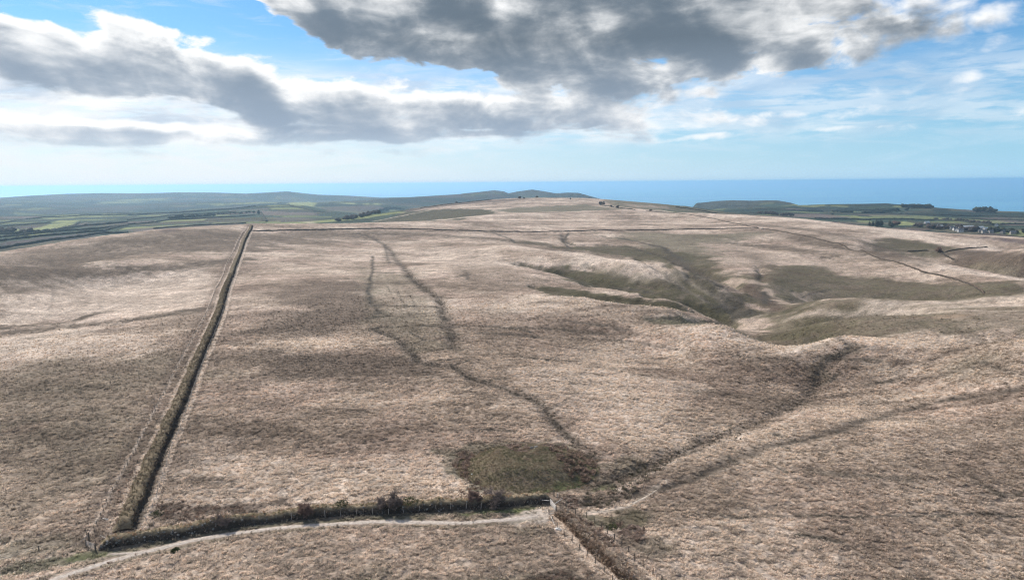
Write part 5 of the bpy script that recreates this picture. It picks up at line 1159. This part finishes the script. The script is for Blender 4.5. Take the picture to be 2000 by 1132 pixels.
def bare_tree(name, u, v, h, spread, stems, label, cat, seed, twig_r=0.02, twig_mat=None, lean=(0.25, -0.12), depth=4, dmin=60, group=None, dense=1.0, zoff=0.0, pos=None):
    rd = random.Random(seed); x, y = hit(u, v, dmin) if pos is None else pos
    root = empty(name, (x, y, float(surf(x, y)) + zoff), label, cat, group)
    limbs, twigs = [], []
    def grow(p, d, L, r_, lev):
        n = 3; q = p
        for i in range(n):
            d = (d + Vector((rd.gauss(0, .16), rd.gauss(0, .16), rd.gauss(0, .10))) + Vector((lean[0], lean[1], 0)) * 0.10).normalized()
            e = q + d * (L / n); r2 = r_ * (1 - 0.22)
            (limbs if lev <= 1 else twigs).append((q, e, r_, r2)); q, r_ = e, r2
            if lev < depth:
                for _ in range(rd.choice((2, 3, 3)) if lev else 4):
                    if rd.random() < 0.85 * dense:
                        o_ = Vector((rd.gauss(0, 1), rd.gauss(0, 1), rd.gauss(0.25, 0.6))); o_.normalize()
                        nd = (d * 0.55 + o_ * 0.85 * spread).normalized()
                        grow(q, nd, L * rd.uniform(0.48, 0.72), max(r_ * 0.5, twig_r), lev + 1)
    for s in range(stems):
        a = rd.random() * 6.28; off = Vector((math.cos(a), math.sin(a), 0)) * (0.25 * stems * 0.35 * spread * (h / 3))
        d = Vector((math.cos(a) * 0.4 * spread + lean[0], math.sin(a) * 0.4 * spread + lean[1], 1)).normalized()
        grow(off + Vector((0, 0, -0.2)), d, h * rd.uniform(0.42, 0.58), 0.035 * h / max(1, stems ** 0.5) + 0.02, 0)
    co, f = tubes(limbs, 5); link('trunk', mesh_np('trunk', co, f), MAT_BARK, root)
    co, f = tubes(twigs, 3); link('crown', mesh_np('crown', co, f), twig_mat or MAT_TWIG, root)
    return root
bare_tree('bare_thorn_tree', 968, 990, 4.6, 1.0, 2, 'bare thorn tree leaning over the dark bank and shading the track verge', 'tree', 3, 0.026, depth=4, dense=1.0)
bare_tree('bare_bush', 770, 999, 2.7, 1.05, 4, 'largest bare grey bush on top of the dark bank', 'bush', 5, 0.024, depth=4, zoff=1.4)
bare_tree('bare_bush', 738, 1002, 2.3, 1.3, 4, 'wide bare bush joined to the left of the largest grey one', 'bush', 8, 0.024, depth=4, zoff=1.3)
bare_tree('bare_bush', 592, 1010, 2.5, 1.1, 5, 'compact reddish bare bush on the middle of the dark bank', 'bush', 9, 0.024, MAT_TWIG_RED, depth=4, zoff=1.1)
bare_tree('bare_bush', 432, 1030, 2.3, 1.25, 4, 'purplish low bush on the left part of the dark bank', 'bush', 12, 0.024, MAT_TWIG, depth=4, zoff=1.0)
bare_tree('bare_bush', 925, 988, 2.4, 1.3, 4, 'spreading brown bush on the bank left of the thorn tree', 'bush', 15, 0.024, MAT_TWIG_RED, depth=4, zoff=1.2)
bare_tree('bare_bush', 216, 1062, 1.5, 1.2, 4, 'small dry bush between the five bar gate and the dark bank', 'bush', 18, 0.024, MAT_TWIG, depth=4, lean=(0.1, 0))
bare_tree('bare_tree', 1831, 493, 8.2, 1.25, 2, 'lone russet tree leaning beside the small walls on the right hand moor', 'tree', 21, 0.09, MAT_TWIG_RED, depth=4, dmin=800, lean=(0.5, -.1), dense=1.0)
MAT_GORSE = mottled('gorse', (0.045, 0.060, 0.022), (0.12, 0.125, 0.04), 3.0, 0.95, 0.5, 0.1)
def leafy(name, u, v, h, w, label, cat, seed, mat, dmin=60, zoff=0.0, pos=None, parent=None, n=420, leaf=0.12):
    x, y = hit(u, v, dmin) if pos is None else pos
    rd = np.random.default_rng(seed); root = empty(name, (x, y, float(surf(x, y)) + zoff), label, cat)
    th = rd.uniform(0, 6.28, n); ph = np.arccos(rd.uniform(-0.15, 1, n)); rr_ = (0.55 + 0.5 * rd.random(n)) * (1 + 0.3 * gnoise(th * 1.5, ph * 3, seed))
    P_ = np.c_[w * rr_ * np.sin(ph) * np.cos(th), w * rr_ * np.sin(ph) * np.sin(th), h * rr_ * np.cos(ph) * 0.9]
    A_ = rd.standard_normal((n, 3)); A_ /= np.linalg.norm(A_, axis=1, keepdims=True); B_ = np.cross(A_, rd.standard_normal((n, 3))); B_ /= np.linalg.norm(B_, axis=1, keepdims=True)
    s = leaf * (0.6 + 0.8 * rd.random(n))[:, None]
    co = np.stack([P_ - A_ * s, P_ + B_ * s * .7, P_ + A_ * s, P_ - B_ * s * .7], 1).reshape(-1, 3)
    link('foliage', mesh_np('foliage', co, np.arange(n * 4).reshape(n, 4), False), mat, root)
    co, f = tubes([(Vector((0, 0, -.3)), Vector((0.1 * w, 0, h * .5)), .05, .03), (Vector((0, 0, 0)), Vector((-0.4 * w, .2 * w, h * .5)), .04, .02), (Vector((0, 0, 0)), Vector((.3 * w, -.3 * w, h * .5)), .04, .02)])
    link('stem', mesh_np('stem', co, f), MAT_BARK, root); return root
leafy('gorse_bush', 668, 999, 1.0, 1.6, 'low green gorse bush on the bank between the bare bushes', 'bush', 31, MAT_GORSE, zoff=1.6)
leafy('gorse_bush', 800, 993, 1.0, 1.9, 'green gorse bush just right of the largest bare bush', 'bush', 32, MAT_GORSE, zoff=1.6)
leafy('gorse_bush', 306, 1004, 0.8, 1.5, 'yellowish gorse at the bottom end of the right hand fence', 'bush', 33, MAT_GORSE)
leafy('gorse_bush', 343, 1075, 0.6, 0.9, 'small dark bush alone on the grass below the pale track', 'bush', 34, MAT_GORSE)
leafy('gorse_bush', 1195, 1030, 0.9, 1.4, 'grey green shrub in the heather right of the short bank', 'bush', 35, MAT_GORSE)

# ------------------------------------------------------------------ far trees, hedges, houses
MAT_CROWN = mottled('far_crown', (0.020, 0.027, 0.016), (0.055, 0.058, 0.036), 0.35, 1.0, 0.6, 1.0)
MAT_CROWN_BARE = mottled('far_bare_crown', (0.045, 0.036, 0.030), (0.10, 0.078, 0.066), 0.35, 1.0, 0.6, 1.0)
MAT_CROWN_RUSSET = mottled('far_russet_crown', (0.09, 0.055, 0.040), (0.17, 0.10, 0.075), 0.35, 1.0, 0.6, 1.0)
def crown_mesh(name, seed, conifer=False):
    rd = random.Random(seed); bm = bmesh.new()
    for k in range(1 if conifer else 6):
        b2 = bmesh.new(); bmesh.ops.create_icosphere(b2, subdivisions=2, radius=1.0)
        c = Vector((0, 0, 0.55)) if conifer else Vector((rd.gauss(0, .33), rd.gauss(0, .33), rd.uniform(.42, .85))); s = 0.55 if conifer else rd.uniform(.24, .42)
        for v in b2.verts:
            d = v.co.copy(); nz = 0.5 * math.sin(5 * d.x + seed + k) * math.sin(6 * d.y + 2 * seed) + rd.gauss(0, .16)
            v.co = c + d * s * (1 + 0.45 * nz)
            if conifer: v.co.z = 0.1 + (v.co.z - 0.0) * 1.0; w_ = max(0.1, 1.15 - v.co.z); v.co.x *= w_; v.co.y *= w_
        m_ = bpy.data.meshes.new('tmp'); b2.to_mesh(m_); b2.free(); bm.from_mesh(m_); bpy.data.meshes.remove(m_)
    me = bpy.data.meshes.new(name); bm.to_mesh(me); bm.free(); me.polygons.foreach_set('use_smooth', np.ones(len(me.polygons), bool)); return me
CROWNS = [crown_mesh('crown', 50 + i) for i in range(4)]; CONIFERS = [crown_mesh('crown', 60 + i, True) for i in range(3)]
CR = {}
for key, mt, src in (('green', MAT_CROWN, CROWNS), ('bare', MAT_CROWN_BARE, CROWNS), ('russet', MAT_CROWN_RUSSET, CROWNS), ('conifer', MAT_CROWN, CONIFERS)):
    CR[key] = []
    for me in src: m2 = me.copy(); m2.materials.append(mt); CR[key].append(m2)
_co, _f = tubes([(Vector((0, 0, -0.15)), Vector((0.02, 0, 0.5)), .04, .028), (Vector((.02, 0, .3)), Vector((.2, .1, .6)), .02, .01), (Vector((.02, 0, .3)), Vector((-.2, -.1, .62)), .02, .01)], 5)
TRUNK = mesh_np('trunk', _co, _f); TRUNK.materials.append(MAT_BARK)
def far_tree(name, x, y, h, w, kind, label, group=None):
    z = float(ground(x, y)); r = empty(name, (x, y, z), label, 'tree', group, random.uniform(0, 6.28))
    link('trunk', TRUNK, None, r, scale=(h, h, h)); link('crown', random.choice(CR[kind]), None, r, scale=(w, w, h)); return r
def far_tree_px(name, u, v, h, w, kind, label, group=None, dmin=1300):
    if name == 'hill_tree': h, w = h * 0.7, w * 0.65
    x, y = hit(u, v, dmin); return far_tree(name, x, y, h, w, kind, label, group)
for u, v, h, w, lb in ((1014, 388, 11, 11, 'dark bushy tree on the brow of the middle hill, tallest of three'), (1024, 388, 6, 7, 'small tree between the other two on the brow of the middle hill'), (1047, 387, 10, 12, 'flat topped tree on the brow of the middle hill, right of the others'),
    (890, 397, 8, 10, 'dark tree alone on the left skyline of the middle hill'), (1114, 390, 7, 6, 'small tree at the right end of the middle hill brow'), (1171, 399, 10, 15, 'largest dark bush on the hedge line down the right of the middle hill'), (1178, 400, 8, 10, 'smaller bush touching the largest on the hedge line'), (1194, 404, 6, 9, 'low bush farther down the hedge line'), (1206, 406, 8, 12, 'round bush where the hedge line steepens'), (1271, 412, 5, 10, 'dark thicket alone on the pale slope above the wall')):
    far_tree_px('hill_tree', u, v, h, w, 'bare', lb)
ORD = 'first second third fourth fifth sixth seventh eighth ninth tenth eleventh twelfth thirteenth fourteenth fifteenth sixteenth seventeenth eighteenth nineteenth twentieth twenty-first twenty-second twenty-third twenty-fourth twenty-fifth twenty-sixth'.split()
def belt(pts, n, h, w, kind, name, label, group, spread=6, dmin=1500):
    p = resample(line(pts, dmin), 1.0); q = p[np.linspace(0, len(p) - 1, n).astype(int)]
    q = sorted([(x + random.gauss(0, spread), y + random.gauss(0, spread)) for x, y in q], key=lambda c: c[0] / c[1])
    for k, (x, y) in enumerate(q): far_tree(name, x, y, h * random.uniform(.75, 1.25), w * random.uniform(.8, 1.3), kind, label + ', ' + ORD[k] + ' from the left', group)
belt([(730, 416), (747, 413), (760, 409), (772, 408), (785, 410)], 18, 14, 15, 'green', 'dark_tree', 'dark belt tree on the middle hill left shoulder', 'tree belt on the middle hill')
belt([(662, 431), (700, 425), (730, 418)], 20, 9, 12, 'bare', 'scrub_tree', 'bare scrub tree on the slope below the dark tree belt', 'scrub below the tree belt', 14)
belt([(327, 429), (350, 427), (380, 425), (416, 422)], 22, 10, 11, 'green', 'hedgerow_tree', 'green hedgerow tree in the row above the lynchet strips', 'hedgerow trees above the strips')
belt([(418, 420), (455, 418), (498, 416)], 12, 8, 10, 'green', 'hedgerow_tree', 'hedgerow tree in the row nearer the long bank top', 'hedgerow trees near the bank top')
belt([(0, 455), (20, 456), (40, 456)], 14, 12, 15, 'bare', 'hedgerow_tree', 'grey bare tree in the thick clump at the left edge', 'grey trees at the left edge', 14)
belt([(1484, 418), (1500, 419), (1520, 421), (1542, 422)], 16, 11, 12, 'bare', 'hedgerow_tree', 'bare tree in the row just behind the pale skyline', 'tree row behind the pale skyline')
belt([(1634, 415), (1660, 416), (1700, 416), (1740, 412), (1757, 411)], 26, 13, 18, 'green', 'woodland_tree', 'dark tree in the narrow wood across the right hand fields', 'wood across the right hand fields', 25)
belt([(1706, 443), (1716, 442), (1726, 442), (1735, 443)], 12, 17, 12, 'conifer', 'conifer_tree', 'dark conifer in the small plantation behind the skyline', 'small conifer plantation', 8)
far_tree_px('russet_tree', 1745, 441, 14, 18, 'russet', 'russet bare tree right of the small conifer plantation')
belt([(1767, 405), (1775, 405), (1782, 405.5)], 8, 14, 22, 'green', 'skyline_tree', 'dark tree in the left hand clump on the coast skyline', 'left clump on the coast skyline', 8)
belt([(1785, 405), (1800, 406), (1816, 407)], 12, 16, 24, 'green', 'skyline_tree', 'dark tree in the long clump on the coast skyline', 'long clump on the coast skyline', 8)
belt([(1905, 414), (1914, 414.5)], 4, 20, 22, 'green', 'skyline_tree', 'dark tree in the narrow clump on the coast skyline at right', 'narrow clump on the coast skyline', 4)
belt([(1923, 414.5), (1932, 415), (1940, 415)], 7, 20, 24, 'green', 'skyline_tree', 'dark tree in the domed clump on the coast skyline at right', 'domed clump on the coast skyline', 6)
belt([(1885, 451), (1892, 452), (1902, 452)], 9, 11, 13, 'bare', 'village_tree', 'dark tree in the clump amid the village houses', 'trees amid the village', 8)
belt([(1800, 443), (1830, 446), (1850, 448), (1870, 446)], 16, 9, 12, 'bare', 'village_tree', 'bare tree at the left end of the village', 'trees left of the village', 12)
belt([(1935, 450), (1960, 453), (1990, 455)], 16, 9, 13, 'green', 'village_tree', 'dark tree along the right end of the village', 'trees right of the village', 10)
belt([(1830, 429), (1880, 432), (1935, 438)], 14, 9, 12, 'bare', 'hedgerow_tree', 'bare hedgerow tree between the long green fields above the village', 'hedgerow trees above the village', 5)
far_tree_px('field_tree', 505, 419, 16, 12, 'green', 'dark tall tree at the top of the hedge beyond the long bank')

HEDGES = [
    ([(0, 437), (25, 432), (50, 428), (80, 425.5)], 'upper left hedge, highest of those above the bright field', 6), ([(0, 443), (42, 440), (99, 435)], 'hedge leading left from the upper corner of the bright field', 5), ([(34, 443), (40, 448), (45, 454)], 'short hedge dropping across the slope left of the bright field', 5),
    ([(0, 458), (40, 457), (66, 453), (93, 452), (119, 448), (166, 441), (249, 434)], 'thick hedge under the lower edge of the bright field', 9), ([(0, 464), (40, 460.5), (74, 456), (132, 451), (185, 448), (225, 443), (249, 440)], 'second hedge below the bright field', 8), ([(0, 471), (66, 463), (132, 457), (179, 453), (199, 452), (249, 441)], 'third hedge below the bright field', 8),
    ([(0, 486), (33, 480), (93, 470.5), (159, 462.6), (199, 456), (249, 456)], 'lowest hedge, next to the moor crest at left', 8), ([(79, 425), (160, 421), (249, 419)], 'hedge along the far edge of the left hand fields', 6), ([(250, 420), (316, 417), (343, 416), (409, 411), (499, 403)], 'long hedge below the far woods, rising to the right', 8),
    ([(250, 430), (303, 425), (343, 420), (422, 416), (455, 414), (467, 417)], 'hedge ending at the dark notch above the tree row', 7), ([(250, 439), (290, 436), (329, 430), (369, 428.5), (422, 425), (499, 421)], 'hedge directly under the green tree row', 7), ([(510, 414), (514, 421), (521, 433)], 'steep hedge dropping to the moor crest beside the long bank', 7),
    ([(500, 401.5), (537, 398.5), (567, 402), (605, 410), (635, 415)], 'hedge on the dark hill skyline between bank and middle hill', 7), ([(300, 447), (350, 443), (420, 439), (480, 436)], 'dark hedge along the foot of the lynchet strips', 5), ([(155, 435), (142, 442), (120, 446)], 'scrubby hedge at the right end of the bright field', 7),
    ([(1400, 407), (1475, 408.5), (1550, 411), (1610, 412.5), (1626, 419)], 'long dark hedge under the dark headland', 8), ([(1409, 402.5), (1450, 402), (1490, 403)], 'short hedge at the base of the dark headland', 7), ([(1450, 416), (1470, 416.5), (1496, 417.5)], 'hedge joining the tree row behind the pale skyline', 6), ([(1592, 427), (1640, 428), (1700, 430)], 'hedge below the fallow brown field', 7),
    ([(1700, 415.5), (1770, 418), (1835, 420.5), (1920, 422.5), (2010, 425)], 'straight dark hedge across the upper fields on the right', 9), ([(1775, 428.5), (1827, 430), (1880, 433), (1934, 439), (2010, 438)], 'hedge between the two long green fields above the village', 7), ([(1778, 431.5), (1790, 436), (1800, 439.5), (1850, 439), (1945, 442.5)], 'hedge along the lower edge of the long green field by the village', 7),
    ([(1755, 409.5), (1752, 414)], 'short hedge running down from the narrow wood', 7), ([(1640, 409), (1700, 410), (1760, 412)], 'hedge along the top of the narrow wood', 6), ([(1700, 428), (1740, 427.5), (1775, 428)], 'hedge above the small conifer plantation', 6), ([(1880, 427), (1940, 429.5), (2010, 431)], 'faint hedge in the shaded fields at the right edge', 6),
    ([(1180, 394), (1171, 400), (1200, 405), (1240, 410)], 'scrubby hedge line down the right side of the middle hill', 3), ([(820, 407), (860, 401), (900, 396.5), (960, 390)], 'dark hedge along the left skyline of the middle hill', 3), ([(1320, 404.5), (1400, 417)], 'dark bank along the skyline under the headland', 4),
]
MAT_HEDGE = mottled('hedge_leaf', (0.022, 0.026, 0.017), (0.060, 0.058, 0.040), 0.4, 1.0, 0.5, 0.8)
for k, (px, lb, h) in enumerate(HEDGES):
    p = resample(smooth_line(line(px, 1250), 10, 1), 7.0); n = len(p)
    if n < 3: continue
    tn = np.gradient(p, axis=0); tn /= np.linalg.norm(tn, axis=1, keepdims=True) + 1e-9; nr = np.c_[tn[:, 1], -tn[:, 0]]; s = np.arange(n) * 1.0
    hh = h * 0.62 * (1 + 0.45 * gnoise(s / 3.1, np.full(n, k * 1.0), 951) + 0.3 * gnoise(s / 1.2, np.full(n, k * 1.0), 953)); w = hh * 0.75
    prof = [(-1, -0.3), (-0.95, 0.45), (-0.5, 0.92), (0, 1.0), (0.5, 0.9), (0.95, 0.45), (1, -0.3)]; co = np.empty((n, 7, 3))
    for j, (a, b) in enumerate(prof):
        jit = 1 + 0.25 * gnoise(s * 0.9, np.full(n, j + k * 3.0), 955)
        xy = p + nr * (a * w * jit)[:, None]; co[:, j, :2] = xy; co[:, j, 2] = ground(p[:, 0], p[:, 1]) + b * hh * jit
    idx = np.arange(n * 7).reshape(n, 7); f = np.stack([idx[:-1, :-1], idx[:-1, 1:], idx[1:, 1:], idx[1:, :-1]], -1).reshape(-1, 4)
    tag(link('hedge', mesh_np('hedge', co.reshape(-1, 3), f[:, ::-1]), MAT_HEDGE), lb, 'hedge', 'field hedges on the farmland')

def solid(name, col, rough=0.8, var=0.12, scale=0.6):
    c = np.array(col); return mottled(name, tuple(c * (1 - var)), tuple(np.minimum(c * (1 + var), .9)), scale, rough, 0, 0)
MAT_WHITE = solid('white_render', (0.58, 0.57, 0.55)); MAT_CREAM = solid('cream_render', (0.40, 0.37, 0.33)); MAT_SLATE = solid('slate_roof', (0.12, 0.125, 0.14)); MAT_SHEET = solid('pale_sheet_roof', (0.50, 0.52, 0.53)); MAT_GLASSD, _t, _b = mat_new('window_glass', 0.15); _b.inputs['Base Color'].default_value = (0.03, 0.035, 0.04, 1)
def house(u, v, L, W, H, rh, ang, wall, roof, label, group=None, name='house', chim=True, cat='house'):
    x, y = hit(u, v, 1500); z = float(ground(x, y)); root = empty(name, (x, y, z), label, cat, group, ang)
    l, w = L / 2, W / 2
    co = [(-l, -w, -2), (l, -w, -2), (l, w, -2), (-l, w, -2), (-l, -w, H), (l, -w, H), (l, w, H), (-l, w, H), (-l, 0, H + rh - .05), (l, 0, H + rh - .05)]
    me = bpy.data.meshes.new('wall'); me.from_pydata(co, [], [(0, 1, 5, 4), (2, 3, 7, 6), (1, 2, 6, 9, 5), (3, 0, 4, 8, 7)]); me.update(); link('wall', me, wall, root)
    o_, e = .5, .4; th = .25; dz = rh * o_ / w
    rc = [(-l - e, -w - o_, H - dz), (l + e, -w - o_, H - dz), (l + e, 0, H + rh), (-l - e, 0, H + rh), (-l - e, w + o_, H - dz), (l + e, w + o_, H - dz)]
    rc += [(a, b, c + th) for a, b, c in rc]
    rf = [(0, 3, 2, 1), (3, 4, 5, 2), (6, 7, 8, 9), (9, 8, 11, 10), (0, 1, 7, 6), (5, 4, 10, 11), (1, 2, 8, 7), (2, 5, 11, 8), (3, 0, 6, 9), (4, 3, 9, 10)]
    me = bpy.data.meshes.new('roof'); me.from_pydata(rc, [], rf); me.update(); ro = link('roof', me, roof, root)
    if chim: link('chimney', beam_mesh('chimney', (l - .8, 0, H + rh - .6), (l - .8, 0, H + rh + 1.3), .9, .7), wall, ro)
    n = max(1, int(L // 3.5))
    for s in (-1, 1):
        for k in range(n):
            cx = -l + L * (k + .5) / n
            link('window', beam_mesh('window', (cx - .6, s * (w + .02), H * .55), (cx + .6, s * (w + .02), H * .55), 1.3, .1), MAT_GLASSD, root)
    link('door', beam_mesh('door', (-l + .9, -w - .03, 1.0), (-l + 1.8, -w - .03, 1.0), 2.0, .08), MAT_BARK, root)
    return root
house(1810, 438, 16, 8, 6, 4, .2, MAT_WHITE, MAT_SHEET, 'white house standing alone among bare trees left of the village'); house(1832, 444, 26, 10, 4, 3, .1, MAT_CREAM, MAT_SHEET, 'long low building with a pale roof at the left end of the village', name='barn', chim=False, cat='barn')
house(1890, 446.5, 34, 13, 5, 4, .12, MAT_WHITE, MAT_SHEET, 'long barn with a bright pale roof above the village trees', name='barn', chim=False, cat='barn'); house(1911, 448, 34, 13, 5, 4, .35, MAT_CREAM, MAT_SHEET, 'second pale roofed barn just right of the long one', name='barn', chim=False, cat='barn'); house(1927, 450, 20, 9, 5, 4, .2, MAT_WHITE, MAT_SHEET, 'pale house right of the two barns')
house(1946, 442.5, 10, 8, 6, 4, .8, MAT_WHITE, MAT_SLATE, 'small white house alone by the hedge above the village'); house(1848, 445.5, 12, 8, 5, 4, -.3, MAT_CREAM, MAT_SLATE, 'dark roofed house between the low building and the white cluster')
for u, v, lb in ((1859, 448, 'leftmost white house of the tight village cluster'), (1865, 450, 'second white house from the left in the tight village cluster'), (1871, 451.5, 'brightest white house in the middle of the tight village cluster'), (1877, 449, 'white house on the upper side of the tight village cluster'), (1876, 453, 'lowest white house of the tight village cluster')):
    house(u, v, random.uniform(9, 14), 8, 5.5, 3.6, random.uniform(-.5, .6), MAT_WHITE, MAT_SLATE, lb, 'white houses of the village')
for u, v, lb in ((1915, 454, 'grey roofed house below the two pale barns'), (1922, 455, 'cream house right of the grey roofed one below the barns'), (1935, 455, 'cream house where the right hand village trees begin'), (1958, 456, 'house half hidden in the trees at the right of the village'), (1978, 457, 'last house toward the right edge')):
    house(u, v, random.uniform(9, 13), 8, 5, 3.6, random.uniform(-.5, .6), MAT_CREAM, MAT_SLATE, lb, 'cream houses of the village')
